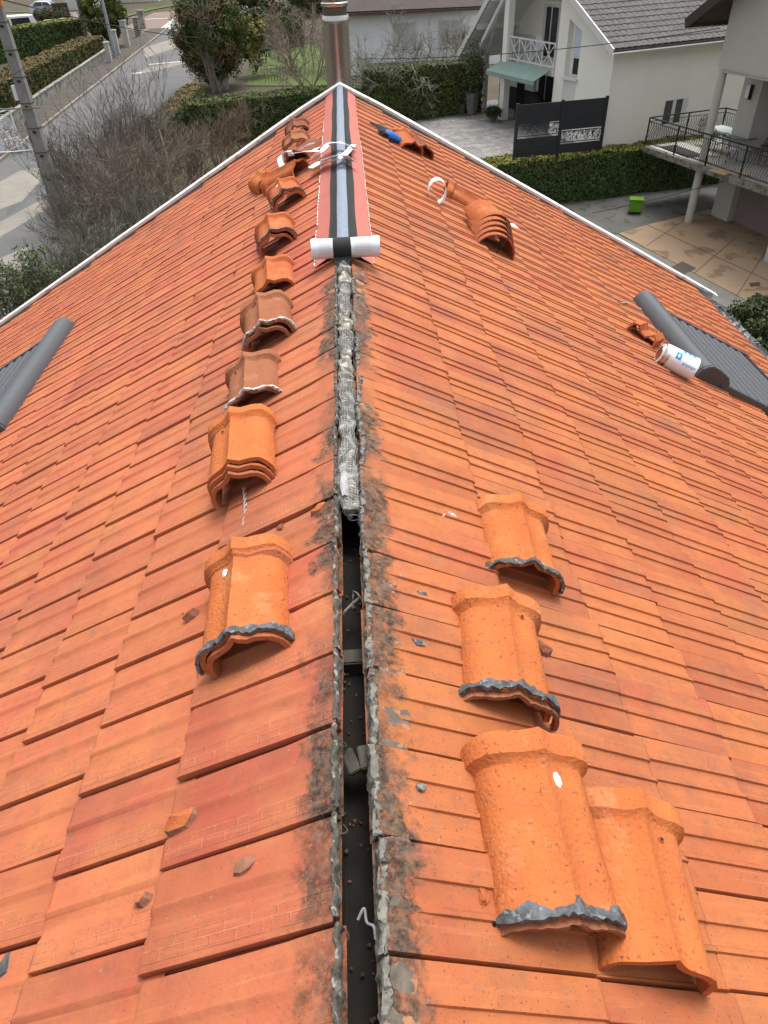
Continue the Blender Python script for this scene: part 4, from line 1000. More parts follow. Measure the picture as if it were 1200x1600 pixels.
for i, (p, h, w, lb, mt, n_) in enumerate([((315, 215), 1.7, 2.0, 'green-brown low bush between the street hedge and the rusty shrubs', LVD, 5000), ((60, 500), 2.0, 2.4, 'grey-green evergreen bush below the verge at the left edge', LVG, 5000), ((20, 520), 2.2, 2.4, 'second grey-green bush, cut by the left picture edge', LVG, 5000),
      ((120, 350), 1.1, 1.6, 'small mossy green mound of foliage in the bare thicket', HDT, 3500), ((250, 265), 2.0, 2.0, 'green-leaved bush among the bare stems left of the flue hedge', LVD, 4000)]):
    q = T(*p); shrub(q.x, q.y, h, w, lb, TWB, 200+i, stems=14, depth=2, kids=3, leafm=mt, leafs=n_, leafsize=.055, group='leafy bushes beside the street', minr=.006)
# birch-like white trunk
q = T(282, 335); t = empty('pale_tree', (q.x, q.y, q.z), 'slim tree with pale forked trunk standing in the bare thicket', 'tree'); r = np.random.default_rng(5); out = []
trunk = [np.array(p) for p in ((0, 0, 0), (-.05, .05, .9), (-.12, .1, 1.7), (-.1, .1, 2.5), (-.2, .15, 3.3))]
link('trunk', tubes('trunk', [(np.array(trunk), .07, .035), (np.array([(0, 0, .2), (-.35, .1, .9), (-.45, .1, 1.6)]), .045, .03)], mat('pale_bark', (.42, .40, .34), (.20, .19, .15), 12, .9), 6), t)
for i in range(16): grow(r, trunk[1+i % 4], np.array([r.normal(0, .8), r.normal(0, .8), .6]), r.uniform(.6, 1.2), .016, 2, out, .5, 4)
o = link('branches', tubes('branches', out, TWL, 3), t)
# apple tree and other bare trees behind the gable
def bare_tree(px, py, z, h, w, label, mt, seed, name='bare_tree', lead=7, depth=3, kids=4, up_=.05, rad_=.05):
    q = at(px, py, z); r = np.random.default_rng(seed); t = empty(name, tuple(q), label, 'tree', None); out = []
    tr = np.array([(0, 0, 0), (.05, 0, h*.12), (0, .05, h*.25), (.04, 0, h*.36)]); link('trunk', tubes('trunk', [(tr, .13, .085)], mt, 8), t)
    for i in range(lead):
        a = 2*np.pi*i/lead+r.uniform(-.3, .3); d = np.array([math.cos(a)*w/h, math.sin(a)*w/h, r.uniform(.5, 1.1)]); d /= np.linalg.norm(d)
        grow(r, tr[1+i % 3], d, h*.55, rad_, depth, out, .55, kids, up_, .16, .006)
    link('branches', tubes('branches', out, mt, 3), t); return t
bare_tree(615, 205, -6.9, 4.6, 4.4, 'gnarled bare apple tree right of the steel flue', TWL, 31, lead=9, kids=5, rad_=.06)
bare_tree(700, 150, -6.3, 3.6, 3.4, 'low bare fruit tree in front of the dark terrace hedge', TWL, 32, lead=7, kids=4)
bare_tree(490, 185, -7.3, 4.8, 3.6, 'brownish bare tree immediately left of the flue', TWB, 33, lead=8, kids=5)
bare_tree(455, 110, -6.9, 4.2, 3.2, 'bare brown tree above the wide hedge, right of the lawn', TWB, 34, lead=8, kids=5)
bare_tree(580, 95, -6.7, 5.0, 3.2, 'upright bare tree with fine shoots against the far white wall', TWR, 35, up_=.4, lead=9)
bare_tree(716, 98, -6.2, 2.0, 1.7, 'small bare shrub-like tree under the shuttered windows', TWB, 36, up_=.3, lead=9)
def leafy(px, py, z, h, w, label, mts, seed, name='leafy_tree', n=16000, size=.13, trunk=None, clumps=40, bottom=.0, cat='tree', conic=.0, core=None):
    q = at(px, py, z); r = np.random.default_rng(seed); t = empty(name, tuple(q), label, cat)
    for k, mt in enumerate(mts):
        c = r.normal(size=(clumps, 3)); c /= np.linalg.norm(c, axis=1, keepdims=True); c *= r.uniform(.55, .95, (clumps, 1))
        taper = 1-conic*(c[:, 2]*.5+.5)
        C_ = np.stack([c[:, 0]*w*.5*taper, c[:, 1]*w*.5*taper, bottom+(h-bottom)*(.5+c[:, 2]*.46)], 1); i = r.integers(0, clumps, n//len(mts)); sd_ = r.uniform(.45, 1.1, clumps)[i][:, None]
        off = r.normal(size=(len(i), 3)); off /= np.linalg.norm(off, axis=1, keepdims=True); P = C_[i]+off*np.cbrt(r.uniform(.4, 1, (len(i), 1)))*sd_*w*.13*np.array([1, 1, 1.25]); P[:, 2] = np.maximum(P[:, 2], .05)
        o = link('foliage', leaf_mesh('foliage', P, off, size, mt, seed+k, .7), t); o['kind'] = 'stuff'
    link('trunk', tubes('trunk', [(np.array([(0, 0, -.2), (.05, 0, h*.4), (0, 0, h*.75)]), .022*w*.5, .03)], trunk or TWB, 7), t)
    if core:
        out = []
        for i in range(core): out.append((np.array([(r.normal(0, .3), -w*.36+r.normal(0, .1), 0), (r.normal(0, .35), -w*.42, h*.4), (r.normal(0, .6), -w*.36, h*.85)]), .09, .03))
        for i in range(60): grow(r, np.array([r.normal(0, .6), -w*.42, r.uniform(.5, h*.8)]), np.array([r.normal(0, 1), -.3, .3]), .7, .02, 1, out)
        link('bare_trunks', tubes('bare_trunks', out, mat('dead_bark', (.25, .21, .17), (.14, .115, .09), 8, .9), 6), t)
    return t
TG = leaf_mat('thuja_green', (.045, .080, .014), (.065, .095, .018), (.035, .055, .012)); TB = leaf_mat('thuja_rust', (.15, .085, .025), (.10, .065, .022), (.07, .06, .02))
t_ = leafy(341, 138, -7.1, 6.3, 5.0, 'trimmed round conifer with rusty side and bare dead trunks at its foot', [TG, TG, TB], 41, n=66000, size=.085, clumps=110, core=7, bottom=.2)
leafy(400, 118, -6.9, 4.6, 2.6, 'loose yellow-leaved bush between the conifer and the lawn', [LVY, LVD], 42, n=5000, size=.12, name='yellow_bush', cat='bush')
leafy(172, 72, -6.4, 5.6, 4.4, 'yellow-green bushy tree beside the grey lamp post', [leaf_mat('leaf_olive', (.14, .14, .03), (.09, .10, .025), (.06, .07, .02)), HD], 43, n=16000, size=.15)
for i, (px, py, h, w, lb) in enumerate(((430, 70, 3.5, 5., 'dark evergreen mass above the lawn left of the flue'), (400, 22, 4., 6., 'hazy brown-green tree behind the white picket fence'), (490, 35, 5., 6., 'dark bush behind the flue top'), (560, 60, 4.5, 4.5, 'brown leafy bush right of the flue top'))):
    leafy(px, py, -6.6 if py > 30 else -5.9, h, w, lb, [LVD, LVB], 60+i, n=9000, size=.17)
# potted and border plants on the right
for i, (px, py, h, w, lb) in enumerate(((1165, 520, .9, 1.5, 'green leafy shrub below the right gutter, nearest the driveway'), (1195, 560, 1.1, 1.5, 'green leafy shrub cut by the right edge under the gutter'), (1190, 490, .5, 1.0, 'small green shrub at the right edge of the driveway'))):
    leafy(px, py, -8.2, h, w, lb, [LVG, LVD], 80+i, n=3500, size=.07, name='leafy_shrub', cat='shrub', clumps=30)

# ================================================================== STREET FURNITURE, LEFT
CONC = mat('pole_concrete', (.27, .265, .25), (.20, .195, .18), 5, .9, .003, 30)
LOWW = mat('low_wall_render', (.34, .33, .30), (.22, .215, .19), 1.6, .92, .004, 20, c3=(.10, .11, .09), s3=3, a3=.8, t3=.53)
w_ = empty('low_wall', (-20.8, 45, H(0, 45)), 'stained low concrete wall between pavement and rusty-topped hedge', 'wall')
m = MB(); m.shell([[Vector((0, y-45, H(0, y)-H(0, 45)+.62)), Vector((-.22, y-45, H(0, y)-H(0, 45)+.62))] for y in (44, 60, 77)][::-1], .9); m.build('wall_body', LOWW, w_)
m = MB()
for i in range(16): y = 44+2.06*i; m.bar((-.11, y-45, H(0, y)-H(0, 45)+.65), (-.11, y+2-45, H(0, y+2)-H(0, 45)+.65), .30, .06)
m.build('coping', LOWW, w_)
d = ray(92, 322); tt = (31.5)/d[1]; pb = Vector(CAM+d*tt); gz = H(pb.x, pb.y)
pole = empty('concrete_pole', (pb.x, pb.y, gz), 'square grey concrete utility pole with cable clamps on the left', 'utility pole')
m = MB(); hp = 9.2
m.grid([[Vector((x*w, y*w, z)) for x, y in ((-1, -1), (-1, 1), (1, 1), (1, -1))] for z, w in ((-1, .26), (hp, .15))][::-1], close=True); m.build('shaft', CONC, pole, bevel=.03)
for i in range(9):
    z = 1.2+i*.85; w = .26-.11*(z+1)/(hp+1)
    m = MB(); m.box((0, 0, z), (w*2+.03, w*2+.03, .03)); m.build('clamp_band', STEELD, pole)
    m = MB(); m.box((0.02, -w-.02, z-.12), (.12, .05, .07)); m.build('recess', BLACK, pole)
m = MB(); m.box((-.27, -.1, 4.95), (.16, .14, .5)); m.build('meter_box', WHITE, pole, bevel=.02)
m = MB(); m.bar((-1.6, -.24, 4.45), (.5, -.24, 4.45), .05, .05); m.build('cross_arm', STEEL, pole)
m = MB(); m.tube([(-.24, -.22, -1), (-.22, -.2, 4.)], .03, 6); m.build('conduit', LOWW, pole)
m = MB(); m.bar((.18, -.12, 7.6), (.32, -.1, 9.0), .16, .12); m.build('orange_fitting', mat('orange_enamel', (.75, .30, .03), (.65, .25, .03), 4, .5), pole, bevel=.02)
m = MB(); m.cyl((.42, -.3, 8.2), (.42, -.18, 8.2), .10, 14); m.build('insulator', BLACK, pole)
def post(px, py, z, h, r0_, r1_, name, label, cat, mt, sleeve=None):
    q = at(px, py, z); t = empty(name, tuple(q), label, cat); MB().tube([(0, 0, 0), (0, 0, h)], [r0_, r1_], 10).build('shaft', mt, t, True)
    if sleeve: MB().tube([(-.14, -.1, 0), (-.14, -.1, sleeve)], .045, 8).build('cable_sleeve', WHITE, t, True)
    return t
GALV = mat('galvanised_grey', (.33, .36, .39), (.26, .29, .32), 3, .5, metal=.3)
post(181, 93, H(0, 74), 8, .16, .10, 'lamp_post', 'slim grey metal lamp post on the far pavement', 'lamp post', GALV, None)
post(137, 64, H(0, 87), 10, .20, .16, 'wooden_pole', 'dark wooden utility pole with white cable sleeve behind the hedges', 'utility pole', mat('pole_wood', (.16, .145, .13), (.11, .10, .09), 3, .9), 3.5)
for i, (px, py, h, w, lb) in enumerate(((173, 100, 1.5, .36, 'short pale gate post at the end of the low wall'), (200, 75, 2.1, .5, 'pale gate post beside the yellow-green tree'), (186, 88, 1.9, .34, 'narrow white post behind the lamp post'), (217, 58, 1.6, .5, 'grey stone gate post by the side road, nearer one'), (224, 45, 1.6, .6, 'grey stone gate post by the side road, farther one'))):
    q = T(px, py); o = MB().box((0, 0, h/2), (w, w, h)).box((0, 0, h+.04), (w+.1, w+.1, .08)).build('gate_post', LOWW if i > 2 else mat('pale_post', (.46, .45, .42), (.36, .35, .32), 3), None); o.location = q; tag(o, lb, 'gate post')
# ornate white gate at the left edge
q = T(34, 232); q2 = T(-40, 262); gt = empty('ornate_gate', tuple(q), 'ornate white wrought-iron gate with scrollwork left of the concrete pole', 'gate')
GWI = mat('gate_white', (.66, .67, .67), (.52, .53, .53), 6, .5); dirg = (Vector((q2.x, q2.y, 0))-Vector((q.x, q.y, 0))).normalized(); gp = lambda u, z: dirg*u+Vector((0, 0, z))
m = MB()
for u in (0, 1.6, 3.2): m.bar(gp(u, -.1), gp(u, 2.0), .07, .07)
for z in (.15, 1.95): m.bar(gp(0, z), gp(3.2, z), .05, .05)
m.build('gate_frame', GWI, gt)
m = MB()
for a in range(7):
    for rad_ in (.9-.12*a,):
        if rad_ > .1: m.tube([gp(.85+rad_*.8*math.cos(x), 1.15+rad_*.75*math.sin(x)) for x in np.linspace(-.2, math.pi+.2, 16)], .018, 4)
for k in range(26):
    c0, c1 = random.uniform(.1, 1.5), random.uniform(.2, 1.1); rr = random.uniform(.06, .16)
    m.tube([gp(c0+rr*t*math.cos(6*t), c1+rr*t*math.sin(6*t)) for t in np.linspace(.2, 1.5, 14)], .014, 3)
tag(m.build('scrollwork', GWI, gt), kind='stuff')
m = MB(); a, b, c_, d_ = gp(1.25, .2), gp(3.1, .2), gp(3.1, 1.5), gp(1.45, 1.5); m.shell([[a, b], [d_, c_]], .03); m.build('panel', mat('pale_blue_panel', (.50, .55, .62), (.44, .50, .58), 2, .5), gt)
m = MB()
for k in range(40):
    c0, c1, rr = random.gauss(-.55, .22), .1+abs(random.gauss(.3, .25)), random.uniform(.05, .13)
    m.tube([Vector((c0+rr*math.cos(x), random.uniform(-.1, .1), c1+rr*math.sin(x))) for x in np.linspace(0, 5, 9)], .012, 3)
m.v = [(x+q.x+.9, y+q.y-.8, z+q.z) for x, y, z in m.v]
tag(m.build('wire_ornament', GWI), 'tangle of white curled wire ornament standing in front of the gate', 'ornament')
# vehicles
def vehicle(px, py, z, yaw, prof, width, glass, label, name, cat, mt, wheels):
    q = at(px, py, z); t = empty(name, label=label, cat=cat, mw=Matrix.Translation(q) @ Matrix.Rotation(R(yaw), 4, 'Z'))
    m = MB(); rows = []
    for y, k in ((-width/2, .0), (-width/2+.06, 1), (width/2-.06, 1), (width/2, 0)):
        rows.append([Vector((x, y*(1 if z_ < 1.0 else .86), z_-(0 if k else .04))) for x, z_ in prof])
    m.grid(rows, close=True); n = len(prof); m.f.append(tuple(range(n))[::-1]); m.f.append(tuple(range(3*n, 4*n))); m.build('body', mt, t, True)
    GLS = bpy.data.materials.get('car_glass') or mat('car_glass', (.025, .03, .035), None, 4, .12, spec=.6)
    for pl in glass:
        m = MB(); m.shell([[Vector(pl[0]), Vector(pl[1])], [Vector(pl[3]), Vector(pl[2])]], .02); m.build('window', GLS, t)
    for wx in wheels:
        for sy in (-1, 1):
            o = MB().cyl((wx, sy*(width/2-.2), .33), (wx, sy*(width/2+.01), .33), .33, 18).build('wheel', BLACK, t, True); MB().cyl((wx, sy*(width/2), .33), (wx, sy*(width/2+.02), .33), .2, 14).build('rim', GALV, o, True)
    return t
WP = mat('vehicle_white', (.72, .73, .74), None, 4, .3, spec=.5); SP = mat('vehicle_silver_blue', (.50, .56, .60), None, 4, .3, spec=.5)
w2 = .85
vehicle(38, 60, H(0, 92), 35, [(-2.3, .35), (2.3, .35), (2.35, .95), (1.55, 1.15), (1.25, 1.98), (-2.2, 2.05), (-2.35, 1.0)], 1.8,
        [[(-2.0, -.875, 1.15), (-1.2, -.875, 1.15), (-1.2, -.80, 1.80), (-2.0, -.80, 1.80)], [(-1.0, -.875, 1.15), (.9, -.875, 1.15), (.8, -.80, 1.80), (-1.0, -.80, 1.80)], [(1.50, -.68, 1.22), (1.50, .68, 1.22), (1.27, .66, 1.88), (1.27, -.66, 1.88)], [(-2.33, .7, 1.2), (-2.33, -.7, 1.2), (-2.28, -.66, 1.8), (-2.28, .66, 1.8)]],
        'white boxy van parked behind the long dark hedge', 'parked_van', 'van', WP, (-1.4, 1.5))
vehicle(78, 23, H(0, 112), -4, [(-2.05, .3), (2.05, .3), (2.1, .72), (1.1, .92), (.35, 1.42), (-1.2, 1.47), (-1.95, 1.05), (-2.1, .8)], 1.7,
        [[(-1.5, -.86, .98), (-.35, -.86, .98), (-.35, -.74, 1.36), (-1.15, -.74, 1.36)], [(-.25, -.86, .98), (.85, -.86, .98), (.3, -.74, 1.34), (-.25, -.74, 1.36)], [(1.1, -.66, .97), (1.1, .66, .97), (.42, .58, 1.38), (.42, -.58, 1.38)], [(-1.95, .6, 1.06), (-1.95, -.6, 1.06), (-1.35, -.55, 1.44), (-1.35, .55, 1.44)]],
        'pale silver-blue hatchback parked beyond the white van', 'parked_car', 'car', SP, (-1.3, 1.3))
# woodpile-like dark mound and small outbuildings
leafy(82, 34, -6.0, 1.2, 4.2, 'dark heather-like mound trained over a stone trough, behind the hedge', [LVB, LVD], 90, n=7000, size=.12, name='rounded_bush', cat='bush')
q = T(48, 4); wh = empty('white_rail_fence', tuple(q), 'white rail fence along the green field at the top left', 'fence')
for k in range(12): MB().box((-8+k*2.6, 0, .6), (.10, .10, 1.2)).build('fence_post', GWI, wh)
for z in (.5, 1.05): MB().bar((-8, -.07, z), (21, -.07, z), .06, .10).build('rail', GWI, wh)
def plain_building(px, py, z, size, yaw, label, mt, roof=None, name='distant_building'):
    q = at(px, py, z); t = empty(name, label=label, cat='building', mw=Matrix.Translation(q) @ Matrix.Rotation(R(yaw), 4, 'Z')); sx, sy, sz = size
    MB().box((0, sy/2, sz/2), size).build('wall', mt, t)
    m = MB(); m.box((0, sy/2, sz+.15), (sx+.5, sy+.5, .3)); m.build('roof', roof or TIMBER2, t)
    for k in (-1, 0, 1): m = MB(); m.box((k*sx*.3, -.02, sz*.55), (1.0, .08, 1.2)); m.build('window', BLACK, t)
    return t
BWH = mat('building_white', (.62, .60, .57), (.55, .53, .50), 1, .9)
plain_building(126, 16, H(0, 115), (3.5, 8, 7), 0, 'cream building corner behind the wooden pole', BWH)
plain_building(203, 4, H(0, 120), (8, 8, 6), 0, 'white building at the top edge behind the lawn', BWH)
q = T(98, 28); o = MB().box((0, 0, .75), (1.9, .3, 1.5)).build('dark_gate', TIMBER2); o.location = q; tag(o, 'dark solid gate between car and cream building', 'gate')
q = T(88, 44); st = empty('stone_trough', tuple(q), 'grey stone trough wall below the rounded bush', 'trough'); MB().box((0, 0, .4), (2.2, .8, .8)).build('trough_body', LOWW, st); MB().box((1.0, -.1, .45), (.5, 1.0, .9)).build('end_pier', LOWW, st)
# small garden things centre left
q = T(352, 140); o = MB().box((0, 0, .7), (.55, .5, 1.4)).box((0, 0, 1.43), (.65, .6, .08)).build('meter_pillar', LOWW); o.location = q; tag(o, 'small grey pillar at the right foot of the round conifer', 'pillar')
q = T(402, 34); pf = empty('picket_fence', tuple(q), 'white picket fence beside the street beyond the conifer', 'fence')
for k in range(14): MB().box((k*.42, k*.2, .65), (.12, .05, 1.3)).build('picket', GWI, pf)
for z in (.35, 1.0): MB().bar((-.1, .05, z), (5.6, 2.75, z), .04, .08).build('rail', GWI, pf)
q = T(415, 130); gf = empty('metal_fence', tuple(q), 'short dark metal garden fence at the edge of the lawn', 'fence')
for k in range(9): MB().box((k*.22, k*.1, .45), (.03, .03, .9)).build('bar', BLACK, gf)
MB().bar((0, 0, .85), (1.8, .8, .85), .03, .03).build('rail', BLACK, gf)
# overhead wires
def wire(a, b, sag, r_, label, mt=BLACK):
    a, b = Vector(a), Vector(b); m = MB(); m.tube([a.lerp(b, t)-Vector((0, 0, sag*4*t*(1-t))) for t in np.linspace(0, 1, 24)], r_, 5); tag(m.build('overhead_wire', mt), label, 'cable', 'overhead cables')
def dist_at(px, py, Y): d = ray(px, py); return Vector(CAM+d*(Y/d[1]))
wire(dist_at(-10, -4, 31), dist_at(345, 60, 62), .3, .022, 'black overhead cable from the concrete pole towards the round conifer')
wire(dist_at(560, 92, 36), dist_at(1125, 44, 30), .25, .014, 'thin black cable crossing in front of the two gable houses')
wire(dist_at(925, 333, 29.2), dist_at(1135, 282, 27.5), .05, .012, 'thin cable running past the hedge to the balcony')
wire(dist_at(-5, 238, 30.), dist_at(56, 233, 31.4), .02, .02, 'pale cable meeting the concrete pole above the sandy road patch', WPAPER)
wire(dist_at(-5, 452, 22), dist_at(75, 442, 24), .05, .012, 'thin dark cable low at the left edge above the bushes')
wire(dist_at(-5, 125, 30), dist_at(40, 105, 31.4), .05, .012, 'thin cable reaching the concrete pole near its white box')

# ================================================================== DRIVEWAY, RIGHT
z0 = -8.2
def flat(name, px, z, dz, mt):
    q = [at(*p, z) for p in px]; m = MB(); m.add([(v.x, v.y, z+dz) for v in q], [tuple(range(len(q)))]); me = m.mesh(name, mt)
    bm = bmesh.new(); bm.from_mesh(me); bmesh.ops.triangulate(bm, faces=bm.faces)
    for f in bm.faces:
        if f.normal.z < 0: f.normal_flip()
    bm.to_mesh(me); bm.free(); return tag(link(name, me), kind='structure')
DRV = mat('driveway_asphalt', (0.080, 0.080, 0.074), (0.109, 0.105, 0.097), .9, .9, .004, 20, c3=(0.050, 0.055, 0.042), s3=2.2, a3=.8, t3=.55)
APR = mat('apron_concrete', (0.295, 0.202, 0.124), (0.252, 0.183, 0.124), .9, .92, .004, 20, c3=(0.152, 0.103, 0.064), s3=1.4, a3=.8, t3=.57)
m = MB(); m.add([(4.6, -5, z0+.02), (30, -5, z0+.02), (30, 29, z0+.02+.25), (3, 30.8, z0+.02+.28), (3, 20, z0+.02), (4.6, 20, z0+.02)], [(0, 1, 2, 3, 4, 5)])
m = MB(); m.grid([[Vector((x, y, H(x, y)+.02)) for x in (4.6, 30)] for y in (-5, 20, 33)]); tag(m.build('driveway', DRV), kind='structure')
def Hr(x, y): return H(x, y)
def T2(px, py):
    return T(px, py)
def flat2(name, px, dz, mt): return patch_px(px, dz, mt, name)
flat2('concrete_apron', [(966, 366), (1012, 352), (1110, 328), (1260, 360), (1260, 540), (1205, 490), (1100, 440)], .03, APR)
flat2('concrete_strip', [(930, 380), (965, 368), (1205, 492), (1200, 520), (1130, 480), (1060, 440)], .034, mat('strip_concrete', (.15, .145, .125), (.19, .185, .165), 2, .9, .003, 30))
flat2('drain_cover', [(1038, 424), (1066, 410), (1088, 421), (1060, 434)], .04, mat('rusty_cover', (.06, .045, .038), (.09, .065, .05), 12, .7))
for px in ([(1088, 470), (1100, 462), (1108, 470), (1098, 478)], [(1170, 444), (1186, 442), (1188, 448), (1172, 450)]): flat2('oil_stain', px, .035, mat('oil_stain', (.07, .045, .03), None, 3, .6))
# joints between the slabs
m = MB()
for (p, q) in (((966, 366), (1205, 492)), ((1010, 352), (1200, 440)), ((1070, 345), (1010, 385)), ((1150, 372), (1085, 428)), ((1195, 395), (1150, 465))):
    a, b = T(*p), T(*q); m.bar((a.x, a.y, a.z+.034), (b.x, b.y, b.z+.034), .018, .010)
tag(m.build('slab_joint', TIMBER2), kind='structure')
q = T(991, 333); bn = empty('green_bin', (q.x, q.y, q.z+.02), 'bright green cube-shaped bin on the driveway before the hedge', 'bin')
GRN = mat('bin_green', (0.112, 0.252, 0.014), (0.098, 0.224, 0.014), 4, .5); mz = Matrix.Rotation(R(-20), 4, 'Z')
MB().box((0, 0, .30), (.50, .46, .46), mz).build('bin_body', GRN, bn, bevel=.03); MB().box((0, 0, .545), (.54, .50, .03), mz).build('bin_lid', GRN, bn, bevel=.01)
for a, b in ((-1, -1), (-1, 1), (1, -1), (1, 1)): MB().cyl(mz @ Vector((a*.2-.02, b*.18, .04)), mz @ Vector((a*.2+.02, b*.18, .04)), .04, 10).build('castor', BLACK, bn)

# ================================================================== BALCONY HOUSE (right)
f1 = Vector((.292, -.956, 0)).normalized(); f2 = Vector((-f1.y, f1.x, 0)); A0 = Vector((13.28, 28.32, 0))
MBH = Matrix(((f1.x, f2.x, 0, A0.x), (f1.y, f2.y, 0, A0.y), (0, 0, 1, 0), (0, 0, 0, 1)))
bh = empty('balcony_house', label='grey-beige house with columned balcony and garage at the right edge', cat='house', mw=MBH)
BW = mat('balcony_house_render', (.46, .445, .40), (.41, .40, .36), 1.2, .92, .003, 40); BWL = mat('balcony_house_upper_render', (.48, .455, .415), (.44, .42, .38), 1.2, .92, .002, 40)
def bx(par, name, mt, x0, x1, y0_, y1_, z0_, z1_, bevel=0., m=None):
    mm = m or MB(); mm.box(((x0+x1)/2, (y0_+y1_)/2, (z0_+z1_)/2), (abs(x1-x0), abs(y1_-y0_), abs(z1_-z0_)))
    return mm if m is not None else mm.build(name, mt, par, bevel=bevel)
bx(bh, 'pier', BW, -.28, .62, 1.30, 4.2, -8.3, -2.5)
bx(bh, 'wall', BW, .62, 9, 3.1, 9, -8.3, -2.5); bx(bh, 'wall', BW, -.28, .62, 4.2, 9, -8.3, -2.5)
bx(bh, 'wall', BW, .62, 9, 1.75, 3.08, -6.0, -5.98)
GD = mat('garage_door_pink', (.27, .215, .20), (.235, .19, .175), 3, .7)
gd = bx(bh, 'garage_door', GD, .62, 6, 1.62, 1.66, -8.25, -6.0)
for k in range(60): MB().box((.66+k*.088, 1.605, -7.12), (.055, .03, 2.24)).build('door_rib', GD, gd)
uw = [(-.16, -2.72), (9, -2.72), (9, 4.7), (-.16, -.70)]; m = MB()
m.add([(a, -.12, b) for a, b in uw]+[(a, 9, b) for a, b in uw], [(3, 2, 1, 0), (4, 5, 6, 7)]+[(i, (i+1) % 4, 4+(i+1) % 4, 4+i) for i in range(4)]); m.build('upper_wall', BWL, bh)
m = MB()                                                    # balcony slab, L shaped
slab = bx(bh, 'balcony_slab', mat('slab_concrete', (.24, .225, .19), (.16, .15, .125), 3, .95, .01, 12, c3=(.07, .075, .05), s3=7, a3=.85, t3=.52), -3.02, 9, -.42, 1.28, -5.97, -5.76)
bx(bh, 'balcony_slab', slab.data.materials[0], -3.02, -.3, 1.281, 3.35, -5.968, -5.762)
TILEF = mat('balcony_floor', (.36, .34, .31), (.30, .285, .26), 3, .8)
bx(bh, 'balcony_floor', TILEF, -2.9, 9, -.3, 1.27, -5.755, -5.735)
for k, x in enumerate((0, 4.33)):
    MB().tube([(x, 0, -8.3), (x, 0, -5.97)], [.155, .15], 20).build('lower_column', BW, bh, True); MB().tube([(x, 0, -5.74), (x, 0, -2.72)], [.15, .145], 20).build('upper_column', BWL, bh, True)
m = MB(); m.box((4.4, -.09, -2.79), (9.0, .06, .13)); m.build('trim_board', BWL, bh)
m = MB()
for k in range(62):
    c = .02+k*.145; m.tube([(c+.05*math.cos(a), -.135, -2.80+.05*math.sin(a)) for a in np.linspace(0, 5.2, 9)], .013, 4)
tag(m.build('scroll_trim', BW, bh), kind='stuff')
lp = bx(bh, 'wall_lamp', WHITE, .02, .22, 1.18, 1.30, -3.75, -3.35, .02)
bx(lp, 'lamp_back', BLACK, .20, .26, 1.19, 1.30, -3.78, -3.32)
for x0 in (.66, 2.6, 4.4):
    fr_ = bx(bh, 'door_frame', GWI, x0+.28, x0+.36, 3.0, 3.1, -5.74, -3.2); bx(fr_, 'curtain', WPAPER, x0+.45, x0+1.5, 3.04, 3.09, -5.7, -3.3)
RI = mat('wrought_iron_black', (.020, .019, .018), None, 4, .6); rl = empty('rail_root', label=None) if False else None
m = MB(); zt = -4.72
pts = [(-3.0, 3.3, zt), (-2.98, -.38, zt), (9, -.38, zt)]
for a, b in zip(pts[:-1], pts[1:]): m.bar(a, b, .05, .04)
m.bar((-3., 3.3, zt), (-.3, 3.3, zt), .05, .04)
rail = m.build('railing', RI, bh)
m = MB()
for a, b in ((pts[0], pts[1]), (pts[1], pts[2])): m.bar((a[0], a[1], -5.62), (b[0], b[1], -5.62), .02, .02)
m.bar((-3., 3.3, -5.62), (-.3, 3.3, -5.62), .02, .02); m.bar((-3., 3.3, -4.86), (-.3, 3.3, -4.86), .02, .02); m.bar((-3., 3.3, -4.86), (-3., -.38, -4.86), .02, .02); m.bar((-3., -.38, -4.86), (9, -.38, -4.86), .02, .02)
m.build('rail_band', RI, rail)
def bal_mesh(ox, oy):
    m = MB(); ps = []
    for z, o_ in ((-4.86, 0), (-4.98, -.035), (-5.10, -.02), (-5.25, .07), (-5.40, .14), (-5.52, .12), (-5.62, .0)): ps.append(Vector((ox*o_, oy*o_, z)))
    m.tube(smooth(ps, 3), .011, 4, False); return m.mesh('baluster', RI)
bA, bB, bC = bal_mesh(0, -1), bal_mesh(-1, 0), bal_mesh(0, 1)
for k in range(98):
    x = -2.9+k*.12
    if x < 8.9: link('baluster', bA, rail, Matrix.Translation((x, -.38, 0)))
for k in range(30): link('baluster', bB, rail, Matrix.Translation((-3., -.28+k*.12, 0)))
for k in range(22): link('baluster', bC, rail, Matrix.Translation((-2.9+k*.12, 3.3, 0)))
for (x, y) in ((-3., -.38), (-3., 1.5), (-3., 3.3), (-1.2, -.38), (.6, -.38), (2.4, -.38), (4.2, -.38), (6., -.38)): MB().box((x, y, -5.22), (.045, .045, 1.0)).build('rail_post', RI, rail)
ROOFT = mat('brown_roof', (.085, .055, .042), (.06, .042, .034), 3, .85, .004, 20)
m = MB(); m.shell([[Vector((-1.45, -.75, -1.42)), Vector((-1.45, 9.5, -1.42))][::-1], [Vector((9, -.75, 4.86)), Vector((9, 9.5, 4.86))][::-1]], .10); m.build('roof', ROOFT, bh)
FB = mat('fascia_brown', (.060, .040, .030), (.045, .032, .026), 3, .6)
m = MB(); m.bar((-1.5, -.78, -1.52), (9, -.78, 4.80), .05, .30); m.build('fascia', FB, bh)
m = MB(); m.bar((-1.5, -.78, -1.52), (-1.5, 9.5, -1.52), .05, .26); m.build('fascia', FB, bh)
